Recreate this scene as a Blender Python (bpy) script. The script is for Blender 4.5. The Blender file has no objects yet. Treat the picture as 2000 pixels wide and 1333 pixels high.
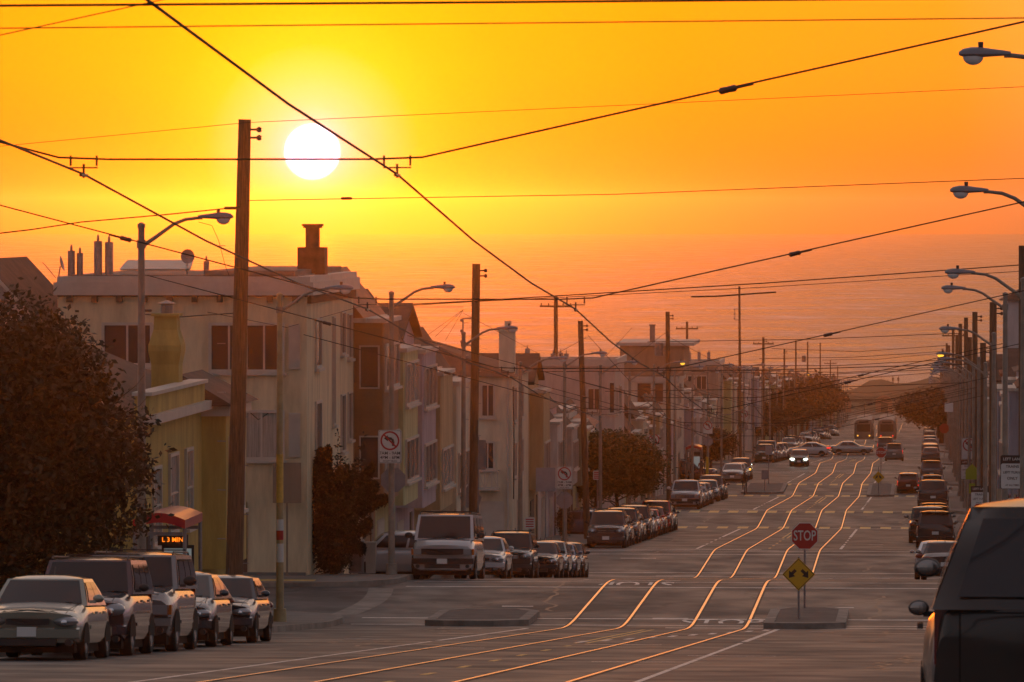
import bpy, math, random, bmesh
from mathutils import Vector, Matrix, noise
random.seed(7)
R = math.radians
SC = bpy.context.scene
COL = SC.collection

# ------------------------------------------------------------------ camera
TH = math.atan(0.0674)                       # the street runs this far right of the lens axis
cam = bpy.data.cameras.new('camera'); co = bpy.data.objects.new('camera', cam); COL.objects.link(co)
cam.sensor_width = 36; cam.lens = 216; cam.clip_start = 0.5; cam.clip_end = 40000
co.location = (0, 0, 0); co.rotation_euler = (R(90) - math.atan(258.5/12000), 0, 0)
cam.dof.use_dof = True; cam.dof.focus_distance = 230; cam.dof.aperture_fstop = 15
SC.camera = co

# ------------------------------------------------------------------ sky and sun
SUN_AZ = math.atan(-390/12000)               # from +Y, positive to +X
SUN_EL = math.atan(111/12000)
sd = Vector((math.sin(SUN_AZ)*math.cos(SUN_EL), math.cos(SUN_AZ)*math.cos(SUN_EL), math.sin(SUN_EL)))
W = bpy.data.worlds.new('World'); SC.world = W; W.use_nodes = True
nt = W.node_tree; nt.nodes.clear()
def N(tree, typ, **kw):
    n = tree.nodes.new(typ)
    for k, v in kw.items():
        if k.startswith('i_'): n.inputs[int(k[2:])].default_value = v
        else: setattr(n, k, v)
    return n
def ramp(node, stops):
    cr = node.color_ramp
    while len(cr.elements) > 1: cr.elements.remove(cr.elements[-1])
    for i, (p, c) in enumerate(stops):
        e = cr.elements[0] if i == 0 else cr.elements.new(p)
        e.position = p; e.color = (*c, 1) if len(c) == 3 else c
def build_world():
    L = nt.links.new
    tc = N(nt, 'ShaderNodeTexCoord')
    nrm = N(nt, 'ShaderNodeVectorMath', operation='NORMALIZE'); L(tc.outputs['Generated'], nrm.inputs[0])
    # angle to the sun, stable for small angles: 2*asin(|v-s|/2)
    sub = N(nt, 'ShaderNodeVectorMath', operation='SUBTRACT'); L(nrm.outputs[0], sub.inputs[0]); sub.inputs[1].default_value = sd
    ln = N(nt, 'ShaderNodeVectorMath', operation='LENGTH'); L(sub.outputs[0], ln.inputs[0])
    half = N(nt, 'ShaderNodeMath', operation='MULTIPLY'); L(ln.outputs['Value'], half.inputs[0]); half.inputs[1].default_value = 0.5
    pw = N(nt, 'ShaderNodeMath', operation='POWER'); L(half.outputs[0], pw.inputs[0]); pw.inputs[1].default_value = 0.333
    def P(deg): return (math.sin(R(deg)/2))**0.333
    r = N(nt, 'ShaderNodeValToRGB'); L(pw.outputs[0], r.inputs[0])
    ramp(r, [(0, (4,4,3.6)), (P(.245), (4,4,3.6)), (P(.268), (1.0,.97,.72)), (P(.45), (1.0,.86,.36)), (P(.75), (1.0,.72,.12)), (P(1.0), (1.0,.58,.01)), (P(1.4), (1.0,.41,.0)), (P(2), (1.0,.30,.0)),
             (P(3.5), (.97,.215,.0)), (P(6), (.90,.20,.01)), (P(10), (.80,.37,.15)), (P(16), (.68,.46,.34)), (P(30), (.54,.44,.43)), (P(60), (.29,.235,.24)), (P(100), (.235,.20,.215)), (1.0, (.21,.19,.225))])
    sp = N(nt, 'ShaderNodeSeparateXYZ'); L(nrm.outputs[0], sp.inputs[0])
    mr = N(nt, 'ShaderNodeMapRange'); L(sp.outputs['Z'], mr.inputs[0]); mr.inputs['From Max'].default_value = .035
    er = N(nt, 'ShaderNodeValToRGB'); L(mr.outputs[0], er.inputs[0]); ramp(er, [(0, (.60,.44,1)), (.3, (.78,.60,1)), (.65, (.95,.88,1)), (1, (1,1,1))])
    mx = N(nt, 'ShaderNodeMix', data_type='RGBA', blend_type='MULTIPLY'); mx.inputs[0].default_value = 1; L(r.outputs[0], mx.inputs[6]); L(er.outputs[0], mx.inputs[7]); r = mx
    bg = N(nt, 'ShaderNodeBackground'); L(mx.outputs[2], bg.inputs[0]); bg.inputs[1].default_value = SKY
    sky = N(nt, 'ShaderNodeTexSky', sky_type='NISHITA'); sky.sun_disc = False
    sky.sun_elevation = SUN_EL; sky.sun_rotation = SUN_AZ
    bg2 = N(nt, 'ShaderNodeBackground'); L(sky.outputs[0], bg2.inputs[0]); bg2.inputs[1].default_value = 0.05
    add = N(nt, 'ShaderNodeAddShader'); L(bg.outputs[0], add.inputs[0]); L(bg2.outputs[0], add.inputs[1])
    out = N(nt, 'ShaderNodeOutputWorld'); L(add.outputs[0], out.inputs[0])
SKY = 0.95
build_world()
sl = bpy.data.lights.new('sun', 'SUN'); so = bpy.data.objects.new('sun', sl); COL.objects.link(so)
sl.energy = .19; sl.angle = R(.5); sl.color = (1, .155, .003)
so.rotation_euler = sd.to_track_quat('Z', 'Y').to_euler()
SC.view_settings.view_transform = 'Standard'; SC.view_settings.look = 'None'
SC.view_settings.exposure = 0; SC.view_settings.gamma = 1
SC.cycles.volume_bounces = 0; SC.cycles.max_bounces = 6; SC.cycles.sample_clamp_indirect = 3
HAZE_DENSITY = 1.45e-4; HAZE_G = 0.945

# ------------------------------------------------------------------ helpers: street coordinates
CT, ST = math.cos(TH), math.sin(TH)
CAMT = 7.3
def wp(s, t):                                # s metres down the street, t metres right of its centre line
    return ((t-CAMT)*CT + s*ST, s*CT - (t-CAMT)*ST)
XS = [178 + 94.2*k for k in range(13)]       # centres of the cross avenues
_lev = [-11.42, -15.72, -18.5, -21.05, -23.4, -26.0, -28.9, -31.8, -34.8, -37.8, -40.6, -43.2, -45.3]
_pts = [(-80, 3.2), (0, -1.5)]
for c, z in zip(XS, _lev): _pts += [(c-11, z), (c+11, z-.02)]
_pts += [(1345, -45.9), (1500, -46.5), (3000, -46.5)]
def _pl(s):
    for (a, za), (b, zb) in zip(_pts, _pts[1:]):
        if s <= b: return za + (zb-za)*(s-a)/(b-a)
    return _pts[-1][1]
def gz(s):                                   # street level, kinks rounded off over a few metres
    return sum(_pl(s+o)*w for o, w in ((-4,1),(-2.4,2),(-.8,3),(.8,3),(2.4,2),(4,1)))/12
def px(s, t):  # photo x, for reference only in labels / sorting
    X, Y = wp(s, t); return 1000+12000*X/Y
AL, AR = -(math.pi/2+TH), math.pi/2-TH       # local x toward camera (left side) / away (right side)

class MB:
    def __init__(s): s.v=[]; s.f=[]; s.m=[]
    def quad(s, *p, m=0):
        b=len(s.v); s.v += [tuple(q) for q in p]; s.f.append(tuple(range(b, b+len(p)))); s.m.append(m)
    def box(s, x0,x1,y0,y1,z0,z1, m=0):
        if x0>x1: x0,x1=x1,x0
        if y0>y1: y0,y1=y1,y0
        if z0>z1: z0,z1=z1,z0
        b=len(s.v); s.v += [(x,y,z) for z in (z0,z1) for y in (y0,y1) for x in (x0,x1)]
        for f in ((0,2,3,1),(4,5,7,6),(0,1,5,4),(2,6,7,3),(0,4,6,2),(1,3,7,5)): s.f.append(tuple(b+i for i in f)); s.m.append(m)
    def ring(s, rings, cap=True, m=0, closed=True):
        b=len(s.v); n=len(rings[0])
        for r in rings: s.v += [tuple(q) for q in r]
        for i in range(len(rings)-1):
            for j in range(n if closed else n-1):
                k=(j+1)%n; s.f.append((b+i*n+j, b+i*n+k, b+(i+1)*n+k, b+(i+1)*n+j)); s.m.append(m)
        if cap:
            s.f.append(tuple(b+j for j in reversed(range(n)))); s.m.append(m)
            s.f.append(tuple(b+(len(rings)-1)*n+j for j in range(n))); s.m.append(m)
    def tube(s, pts, r, n=8, m=0, cap=True):
        pts=[Vector(p) for p in pts]; rs = r if isinstance(r,(list,tuple)) else [r]*len(pts); rings=[]
        up=None
        for i,p in enumerate(pts):
            d=(pts[min(i+1,len(pts)-1)]-pts[max(i-1,0)]).normalized()
            if up is None: up = Vector((0,0,1)) if abs(d.z)<.9 else Vector((1,0,0))
            a=d.cross(up).normalized(); b=a.cross(d).normalized(); up=b if abs(d.dot(b))<.9 else up
            rings.append([p+a*math.cos(2*math.pi*j/n)*rs[i]+b*math.sin(2*math.pi*j/n)*rs[i] for j in range(n)])
        s.ring(rings, cap, m)
    def lathe(s, prof, c=(0,0,0), axis='z', n=16, m=0):
        rings=[]
        for (r,h) in prof:
            rg=[]
            for j in range(n):
                a=2*math.pi*j/n; u,v=r*math.cos(a), r*math.sin(a)
                p = (u,v,h) if axis=='z' else ((u,h,v) if axis=='y' else (h,u,v))
                rg.append((p[0]+c[0],p[1]+c[1],p[2]+c[2]))
            if axis=='y': rg.reverse()
            rings.append(rg)
        s.ring(rings, True, m)
    def ell(s, c, r, n=10, k=6, m=0):
        s.lathe_s = 0
        rings=[[(c[0]+r[0]*math.sin(math.pi*(i+.02)/(k+.04))*math.cos(2*math.pi*j/n), c[1]+r[1]*math.sin(math.pi*(i+.02)/(k+.04))*math.sin(2*math.pi*j/n), c[2]-r[2]*math.cos(math.pi*(i+.02)/(k+.04))) for j in range(n)] for i in range(k+1)]
        s.ring(rings, True, m)
    def prism(s, poly, z0, z1, m=0):         # xy polygon extruded in z
        s.ring([[(x,y,z0) for x,y in poly],[(x,y,z1) for x,y in poly]], True, m)
    def prism_x(s, poly, x0, x1, m=0):       # yz polygon extruded in x
        s.ring([[(x0,y,z) for y,z in poly],[(x1,y,z) for y,z in poly]], True, m)
    def mesh(s, name, mats, smooth=None):
        me=bpy.data.meshes.new(name); me.from_pydata(s.v, [], s.f)
        for mt in (mats if isinstance(mats,(list,tuple)) else [mats]): me.materials.append(mt)
        me.polygons.foreach_set('material_index', s.m)
        bm=bmesh.new(); bm.from_mesh(me); bmesh.ops.recalc_face_normals(bm, faces=bm.faces); bm.to_mesh(me); bm.free()
        if smooth:
            me.polygons.foreach_set('use_smooth', [True]*len(me.polygons)); me.set_sharp_from_angle(angle=R(smooth))
        me.update(); return me
    def build(s, name, mats, parent=None, smooth=None):
        return link(name, s.mesh(name, mats, smooth), parent)
def link(name, data, parent=None):
    o=bpy.data.objects.new(name, data); COL.objects.link(o)
    if parent: o.parent=parent
    return o
def tag(o, label, cat, group=None, kind=None):
    if label: o['label']=label
    if cat: o['category']=cat
    if group: o['group']=group
    if kind: o['kind']=kind
    return o
def thing(name, label, cat, s=None, t=None, z=None, rz=0, group=None, loc=None):
    o=bpy.data.objects.new(name, None); o.empty_display_size=.3; COL.objects.link(o)
    if loc is None:
        X,Y=wp(s,t); loc=(X,Y,gz(s) if z is None else z)
    o.location=loc; o.rotation_euler=(0,0,rz); return tag(o,label,cat,group)
def copy_tree(o, parent=None, maxdepth=9, skip=()):
    c=o.copy(); COL.objects.link(c); c.parent=parent
    if maxdepth:
        for ch in list(KIDS(o)):
            if ch.name.split('.')[0] in skip: continue
            copy_tree(ch, c, maxdepth-1, skip)
    return c
def KIDS(o): return [c for c in o.children]
ORD = ['first','second','third','fourth','fifth','sixth','seventh','eighth','ninth','tenth','eleventh','twelfth','thirteenth','fourteenth','fifteenth','sixteenth','seventeenth','eighteenth','nineteenth','twentieth']
ORD += ['twenty-'+x for x in ORD[:9]]+['thirtieth']+['thirty-'+x for x in ORD[:9]]+['fortieth']+['forty-'+x for x in ORD[:9]]
def nth(i): return ORD[i]

# ------------------------------------------------------------------ materials
def mat(name, col, rough=.6, metal=0, var=0, vscale=2, bump=0, bscale=8, coat=0, emit=None, es=0, stretch=None, trans=0, ior=None, col2=None):
    m=bpy.data.materials.new(name); m.use_nodes=True; t=m.node_tree; L=t.links.new
    b=t.nodes['Principled BSDF']; b.inputs['Base Color'].default_value=(*col,1); b.inputs['Roughness'].default_value=rough
    b.inputs['Metallic'].default_value=metal; b.inputs['Coat Weight'].default_value=coat; b.inputs['Coat Roughness'].default_value=.05
    if trans: b.inputs['Transmission Weight'].default_value=trans
    if ior: b.inputs['IOR'].default_value=ior
    if emit: b.inputs['Emission Color'].default_value=(*emit,1); b.inputs['Emission Strength'].default_value=es
    if var or bump:
        tc=N(t,'ShaderNodeTexCoord'); mp=N(t,'ShaderNodeMapping'); L(tc.outputs['Object'],mp.inputs[0])
        if stretch: mp.inputs['Scale'].default_value=stretch
    if var:
        n=N(t,'ShaderNodeTexNoise'); n.inputs['Scale'].default_value=vscale; n.inputs['Detail'].default_value=6; n.inputs['Roughness'].default_value=.65; L(mp.outputs[0],n.inputs[0])
        r=N(t,'ShaderNodeValToRGB'); L(n.outputs[0],r.inputs[0])
        c2=col2 or tuple(min(1,c*(1+var)) for c in col)
        ramp(r,[(.33,tuple(c*(1-var) for c in col)),(.66,c2)]); L(r.outputs[0],b.inputs['Base Color'])
    if bump:
        n2=N(t,'ShaderNodeTexNoise'); n2.inputs['Scale'].default_value=bscale; n2.inputs['Detail'].default_value=4; L(mp.outputs[0],n2.inputs[0])
        bp=N(t,'ShaderNodeBump'); bp.inputs['Strength'].default_value=bump; bp.inputs['Distance'].default_value=.02; L(n2.outputs[0],bp.inputs['Height']); L(bp.outputs[0],b.inputs['Normal'])
    return m
def banded(name, col, rough=.7, scale=8, axis='Z', depth=.03, dark=.75, var=.12):
    """clapboard / shingle courses: saw waves along one axis"""
    m=mat(name,col,rough,var=var,vscale=1.5); t=m.node_tree; L=t.links.new; b=t.nodes['Principled BSDF']
    tc=N(t,'ShaderNodeTexCoord'); w=N(t,'ShaderNodeTexWave',wave_type='BANDS',bands_direction=axis,wave_profile='SAW'); w.inputs['Scale'].default_value=scale; w.inputs['Distortion'].default_value=.15
    L(tc.outputs['Object'],w.inputs[0])
    bp=N(t,'ShaderNodeBump'); bp.inputs['Strength'].default_value=.9; bp.inputs['Distance'].default_value=depth; L(w.outputs[0],bp.inputs['Height']); L(bp.outputs[0],b.inputs['Normal'])
    return m
def asphalt():
    m=mat('asphalt',(.05,.05,.052),.55,var=.35,vscale=.25,bump=.25,bscale=9); t=m.node_tree; L=t.links.new; b=t.nodes['Principled BSDF']
    base=b.inputs['Base Color'].links[0].from_socket
    tc=N(t,'ShaderNodeTexCoord')
    mp=N(t,'ShaderNodeMapping'); L(tc.outputs['Object'],mp.inputs[0]); mp.inputs['Scale'].default_value=(.5,.35,1); mp.inputs['Rotation'].default_value=(0,0,TH)
    n=N(t,'ShaderNodeTexNoise'); n.inputs['Scale'].default_value=1.0; n.inputs['Detail'].default_value=7; L(mp.outputs[0],n.inputs[0])
    r=N(t,'ShaderNodeValToRGB'); ramp(r,[(.36,(.5,.5,.5)),(.46,(.85,.85,.85)),(.56,(1.0,1.0,1.0)),(.66,(1.45,1.42,1.36))]); L(n.outputs[0],r.inputs[0])
    mx=N(t,'ShaderNodeMix',data_type='RGBA',blend_type='MULTIPLY'); mx.inputs[0].default_value=1; L(base,mx.inputs[6]); L(r.outputs[0],mx.inputs[7])
    # cracks and tar seams
    nn=N(t,'ShaderNodeTexNoise'); nn.inputs['Scale'].default_value=.6; nn.inputs['Detail'].default_value=5; L(tc.outputs['Object'],nn.inputs[0])
    av=N(t,'ShaderNodeVectorMath',operation='MULTIPLY_ADD'); L(nn.outputs['Color'],av.inputs[0]); av.inputs[1].default_value=(2.2,2.2,0); L(tc.outputs['Object'],av.inputs[2])
    vo=N(t,'ShaderNodeTexVoronoi',feature='DISTANCE_TO_EDGE'); vo.inputs['Scale'].default_value=.17; L(av.outputs[0],vo.inputs[0])
    rc=N(t,'ShaderNodeValToRGB'); ramp(rc,[(.0,(.25,.25,.25)),(.010,(.35,.35,.35)),(.016,(1,1,1))]); L(vo.outputs[0],rc.inputs[0])
    m2=N(t,'ShaderNodeMix',data_type='RGBA',blend_type='MULTIPLY'); m2.inputs[0].default_value=1; L(mx.outputs[2],m2.inputs[6]); L(rc.outputs[0],m2.inputs[7])
    L(m2.outputs[2],b.inputs['Base Color'])
    rr=N(t,'ShaderNodeMapRange'); rr.inputs['From Min'].default_value=.36; rr.inputs['From Max'].default_value=.64; rr.inputs['To Min'].default_value=.66; rr.inputs['To Max'].default_value=.50; L(n.outputs[0],rr.inputs[0]); L(rr.outputs[0],b.inputs['Roughness'])
    rs=N(t,'ShaderNodeMapRange'); rs.inputs['From Min'].default_value=.36; rs.inputs['From Max'].default_value=.64; rs.inputs['To Min'].default_value=.36; rs.inputs['To Max'].default_value=.5; L(n.outputs[0],rs.inputs[0]); L(rs.outputs[0],b.inputs['Specular IOR Level'])
    return m
def sea_mat():
    m=mat('sea',(.02,.03,.035),.25); t=m.node_tree; L=t.links.new; b=t.nodes['Principled BSDF']
    tc=N(t,'ShaderNodeTexCoord')
    mp=N(t,'ShaderNodeMapping'); L(tc.outputs['Object'],mp.inputs[0]); mp.inputs['Scale'].default_value=(.02,.011,1)
    n=N(t,'ShaderNodeTexNoise'); n.inputs['Scale'].default_value=1; n.inputs['Detail'].default_value=9; n.inputs['Roughness'].default_value=.68; L(mp.outputs[0],n.inputs[0])
    n2=N(t,'ShaderNodeTexNoise'); n2.inputs['Scale'].default_value=.25; n2.inputs['Detail'].default_value=5; L(mp.outputs[0],n2.inputs[0])
    a=N(t,'ShaderNodeMath',operation='MULTIPLY_ADD'); L(n2.outputs[0],a.inputs[0]); a.inputs[1].default_value=.8; L(n.outputs[0],a.inputs[2])
    bp=N(t,'ShaderNodeBump'); bp.inputs['Strength'].default_value=1; bp.inputs['Distance'].default_value=22; L(a.outputs[0],bp.inputs['Height']); L(bp.outputs[0],b.inputs['Normal'])
    rr=N(t,'ShaderNodeMapRange'); rr.inputs['From Min'].default_value=.3; rr.inputs['From Max'].default_value=.7; rr.inputs['To Min'].default_value=.18; rr.inputs['To Max'].default_value=.42; L(n.outputs[0],rr.inputs[0]); L(rr.outputs[0],b.inputs['Roughness'])
    # pale foam streaks; the colour also stands in for glints on the swell
    r=N(t,'ShaderNodeValToRGB'); ramp(r,[(.44,(.02,.025,.03)),(.56,(.30,.29,.31)),(.64,(.85,.82,.82))]); L(n.outputs[0],r.inputs[0]); L(r.outputs[0],b.inputs['Base Color'])
    return m
M={}
M['asphalt']=asphalt()
M['sea']=sea_mat()
M['concrete']=mat('concrete',(.17,.155,.14),.8,var=.22,vscale=.7,bump=.3,bscale=6)
M['kerb']=mat('kerb_concrete',(.21,.19,.165),.75,var=.35,vscale=1.3)
M['islepave']=mat('island_paving',(.085,.075,.068),.8,var=.35,vscale=1.5,bump=.4,bscale=8)
M['dirt']=mat('dirt',(.13,.11,.08),.95,var=.3,vscale=.1)
M['sand']=mat('dune_sand',(.20,.16,.10),.95,var=.4,vscale=.08,bump=.6,bscale=.4,col2=(.10,.11,.06))
M['white']=mat('road_paint_white',(.62,.61,.58),.5,var=.45,vscale=2.5)
M['yellow']=mat('road_paint_yellow',(.55,.36,.07),.5,var=.4,vscale=2.5)
M['rail']=mat('polished_rail_steel',(.97,.90,.78),.23,metal=1)
M['groove']=mat('rail_groove',(.02,.018,.016),.7)
M['wood']=mat('weathered_pole_wood',(.12,.07,.04),.85,var=.5,vscale=6,bump=.6,bscale=10,stretch=(6,6,.35))
M['steel']=mat('galvanised_steel',(.24,.24,.25),.45,metal=.6,var=.2,vscale=3)
M['lamppaint']=mat('lamp_post_paint',(.22,.20,.17),.5,var=.25,vscale=2)
M['lampcream']=mat('cream_post_paint',(.34,.27,.14),.5,var=.25,vscale=2)
M['lamphead']=mat('lamp_head_grey',(.17,.18,.21),.4,metal=.3)
M['bowl']=mat('lamp_glass_bowl',(.75,.75,.75),.12)
M['lit']=mat('lit_lamp_bowl',(1,.6,.1),.3,emit=(1,.50,.04),es=1.6)
M['wire']=mat('cable_black',(.012,.011,.010),.7)
M['insul']=mat('insulator_brown',(.07,.03,.02),.35)
M['glass']=mat('dark_window_glass',(.035,.035,.04),.06)
M['curtain']=mat('curtained_glass',(.33,.30,.27),.12,var=.3,vscale=3,stretch=(6,6,.3))
M['carglass']=mat('car_glass',(.022,.022,.026),.03)
M['tyre']=mat('tyre_rubber',(.010,.010,.010),.85)
M['rim']=mat('alloy_rim',(.45,.45,.46),.25,metal=.9)
M['archblack']=mat('wheel_well_black',(.006,.006,.006),.95)
M['black']=mat('black_plastic',(.018,.018,.02),.55)
M['chrome']=mat('chrome',(.7,.7,.72),.1,metal=1)
M['plate']=mat('plate_white',(.62,.62,.60),.5)
M['lens']=mat('headlight_lens',(.34,.35,.37),.08,metal=.3,coat=1)
M['mirrorglass']=mat('mirror_glass',(.34,.31,.29),.25,metal=1)
M['amber']=mat('amber_lens',(.55,.14,.02),.15)
M['redlens']=mat('red_lens',(.14,.008,.008),.12)
M['brake']=mat('lit_brake_light',(.9,.05,.03),.2,emit=(1,.03,.015),es=1.3)
M['headlit']=mat('lit_headlight',(1,1,1),.2,emit=(.85,1,.8),es=7)
M['headamber']=mat('lit_side_light',(1,.6,.2),.2,emit=(1,.45,.05),es=2)
M['trim']=mat('white_trim',(.46,.42,.37),.55,var=.1,vscale=2)
M['darktrim']=mat('dark_brown_trim',(.09,.06,.045),.6)
M['roofbrown']=banded('brown_shingles',(.075,.05,.038),.85,scale=4.5,axis='Z',depth=.02,var=.35)
M['rooftar']=mat('tar_gravel_roof',(.16,.145,.13),.85,var=.3,vscale=1)
M['tile']=banded('clay_tile',(.30,.10,.045),.7,scale=3,axis='X',depth=.06,var=.3)
M['brick']=mat('brick_red',(.17,.06,.04),.85,var=.3,vscale=3,bump=.5,bscale=12)
M['galv']=mat('vent_pipe_metal',(.22,.20,.19),.4,metal=.7,var=.2,vscale=4)
M['solar']=banded('corrugated_panel',(.35,.34,.35),.35,scale=10,axis='X',depth=.03)
M['redroof']=mat('red_shelter_roof',(.45,.02,.03),.3,var=.1,vscale=2,coat=.4)
M['poster']=mat('backlit_poster_panel',(.35,.42,.42),.3,emit=(.28,.36,.36),es=.35)
M['led']=mat('led_letters',(1,.3,.02),.4,emit=(1,.22,.01),es=1.6)
M['signwhite']=mat('sign_white',(.60,.60,.58),.4,var=.06,vscale=3)
M['signback']=mat('sign_back_aluminium',(.26,.27,.30),.4,metal=.5,var=.1,vscale=3)
M['signred']=mat('sign_red',(.40,.012,.015),.35)
M['signyellow']=mat('sign_yellow',(.62,.36,.015),.4)
M['signgreen']=mat('sign_lime',(.26,.36,.02),.4)
M['signblack']=mat('sign_black',(.015,.013,.012),.4)
M['bark']=mat('bark',(.06,.04,.028),.9,var=.4,vscale=4,bump=.7,bscale=9,stretch=(3,3,.6))
def leaf(name, a, b):
    m=mat(name,a,.55); t=m.node_tree; L=t.links.new; p=t.nodes['Principled BSDF']
    tc=N(t,'ShaderNodeTexCoord'); n=N(t,'ShaderNodeTexNoise'); n.inputs['Scale'].default_value=1.6; n.inputs['Detail'].default_value=5; L(tc.outputs['Object'],n.inputs[0])
    r=N(t,'ShaderNodeValToRGB'); ramp(r,[(.38,a),(.62,b)]); L(n.outputs[0],r.inputs[0]); L(r.outputs[0],p.inputs['Base Color'])
    tr=N(t,'ShaderNodeBsdfTranslucent'); L(r.outputs[0],tr.inputs[0]); mx=N(t,'ShaderNodeMixShader'); mx.inputs[0].default_value=.10
    out=t.nodes['Material Output']; L(p.outputs[0],mx.inputs[1]); L(tr.outputs[0],mx.inputs[2]); L(mx.outputs[0],out.inputs[0]); return m
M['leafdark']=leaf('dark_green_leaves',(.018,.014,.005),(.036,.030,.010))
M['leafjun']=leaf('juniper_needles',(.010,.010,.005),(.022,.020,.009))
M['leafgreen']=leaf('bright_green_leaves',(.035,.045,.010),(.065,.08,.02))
M['skin']=mat('skin',(.35,.2,.14),.6); M['cloth']=mat('dark_clothes',(.03,.03,.035),.9); M['cloth2']=mat('grey_clothes',(.16,.14,.13),.9)
M['orange']=mat('terracotta_pink',(.42,.22,.14),.8)
_wallc={}
def wall(kind, col):
    k=(kind,)+tuple(col)
    if k not in _wallc:
        _wallc[k]= mat('stucco_paint',tuple(min(.8,c*1.18) for c in col),.85,var=.22,vscale=1.1,bump=.35,bscale=14,stretch=(1.6,1.6,.35)) if kind=='stucco' else banded('clapboard_siding',col,.7,scale=1.75,axis='Z',depth=.035)
    return _wallc[k]
_paint={}
def paint(col, metallic=.5):
    k=tuple(col)
    if k not in _paint: _paint[k]=mat('car_paint',tuple(c*.85 for c in col),.24,metal=metallic,coat=1)
    return _paint[k]

# ------------------------------------------------------------------ ground, road, pavements, sea
def strip(mb, s0, s1, ds, t0, t1, dz, m=0, nt_=1):
    n=max(1,int(math.ceil((s1-s0)/ds))); b=len(mb.v)
    for i in range(n+1):
        s=s0+(s1-s0)*i/n; z=gz(s)+dz
        for j in range(nt_+1):
            X,Y=wp(s,t0+(t1-t0)*j/nt_); mb.v.append((X,Y,z))
    k=nt_+1
    for i in range(n):
        for j in range(nt_):
            mb.f.append((b+i*k+j,b+i*k+j+1,b+(i+1)*k+j+1,b+(i+1)*k+j)); mb.m.append(m)
KERB=8.7; BL=11.8
def make_ground():
    g=MB(); strip(g,-80,1500,2,-420,420,-.06)
    b=len(g.v)                                   # the beach drops away under the sea
    for t0 in (-420,): 
        a=wp(1500,-420); c=wp(1500,420); d=wp(1560,420); e=wp(1560,-420); f=wp(1640,420); h=wp(1640,-420)
        zz=gz(1500)-.06
        g.quad((*a,zz),(*c,zz),(*d,-48.5),(*e,-48.5)); g.quad((*e,-48.5),(*d,-48.5),(*f,-54),(*h,-54))
    g.build('ground',M['dirt'])['kind']='structure'
    r=MB(); strip(r,-80,1345,1.5,-KERB-.6,KERB+.6,0)
    r.build('road',M['asphalt'])['kind']='structure'
    av=MB()
    for c in XS:
        for sg in (-1,1): strip(av,c-7,c+7,3.5,sg*(KERB+.6),sg*120,0)
    strip(av,1345,1372,3,-300,300,0)
    av.build('avenue',M['asphalt'])['kind']='structure'
    # raised block slabs with rounded kerb corners
    edges=[(-80,XS[0]-6.5)]+[(a+6.5,b-6.5) for a,b in zip(XS,XS[1:])]+[(XS[-1]+6.5,1340)]
    for sg in (-1,1):
        p=MB(); k=MB()
        for (a,b) in edges:
            out=[]; rad=3.2
            ss=[]
            n=int((b-a)/2)
            svals=[a+rad*(1-math.cos(math.pi/2*i/6)) for i in range(7)]+[a+rad+(b-a-2*rad)*i/n for i in range(1,n)]+[b-rad*(1-math.cos(math.pi/2*(6-i)/6)) for i in range(7)]
            def tin(s):
                d=min(s-a,b-s)
                return KERB+(rad-math.sqrt(max(0,rad*rad-(rad-d)**2)) if d<rad else 0)
            base=len(p.v); kb=len(k.v)
            for s in svals:
                z=gz(s)+.15; ti=tin(s)
                for tt in (ti+.16, 60): p.v.append((*wp(s,sg*tt),z))
                for tt,zz in ((ti,z-.2),(ti,z+.003),(ti+.17,z+.003)): k.v.append((*wp(s,sg*tt),zz))
            for i in range(len(svals)-1):
                p.f.append((base+2*i,base+2*i+1,base+2*i+3,base+2*i+2)); p.m.append(0)
                for j in (0,1): k.f.append((kb+3*i+j,kb+3*i+j+1,kb+3*i+j+4,kb+3*i+j+3)); k.m.append(0)
            for s in (a,b):                       # kerbs along the avenues
                z=gz(s)+.15; s2=s+(.16 if s==a else -.16)
                for q in ((wp(s,sg*(KERB+rad)),wp(s,sg*60)),):
                    k.quad((*q[0],z-.2),(*q[1],z-.2),(*q[1],z+.003),(*q[0],z+.003))
        p.build('pavement',M['concrete'])['kind']='structure'
        k.build('kerb',M['kerb'])['kind']='structure'
    # sea
    w=MB(); w.quad((-7000,1560,-52),(7000,1560,-52),(7000,12500,-52),(-7000,12500,-52)); w.build('sea',M['sea'])['kind']='structure'
make_ground()

def make_dunes():
    # ridge behind the end of the street
    def h(t,s):
        P=[(-60,1.6),(-24,2.2),(-14,2.8),(-10,3.9),(-7,6.0),(-3.8,6.2),(-1.5,5.5),(3,5.9),(8,6.6),(22,6.9),(60,5.5)]
        zt=P[0][1]
        for (a,za),(b,zb) in zip(P,P[1:]):
            if a<=t<=b:
                u=(t-a)/(b-a); u=u*u*(3-2*u); zt=za+(zb-za)*u
        if t>60: zt=5.5
        prof=max(0,1-abs(s-1440)/30)**.7
        return zt*prof+(noise.noise(Vector((t*.15,s*.15,0)))*.9+noise.noise(Vector((t*.5,s*.5,4)))*.3)*prof
    m=MB(); n=160; k=24
    for i in range(k+1):
        s=1409+62*i/k
        for j in range(n+1):
            t=-240+480*j/n if False else (-240+480*j/n)
            X,Y=wp(s,t); m.v.append((X,Y,gz(s)-.1+h(t,s)))
    for i in range(k):
        for j in range(n): a=i*(n+1)+j; m.f.append((a,a+1,a+n+2,a+n+1)); m.m.append(0)
    m.build('dunes',M['sand'],smooth=60)['kind']='structure'
make_dunes()

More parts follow.
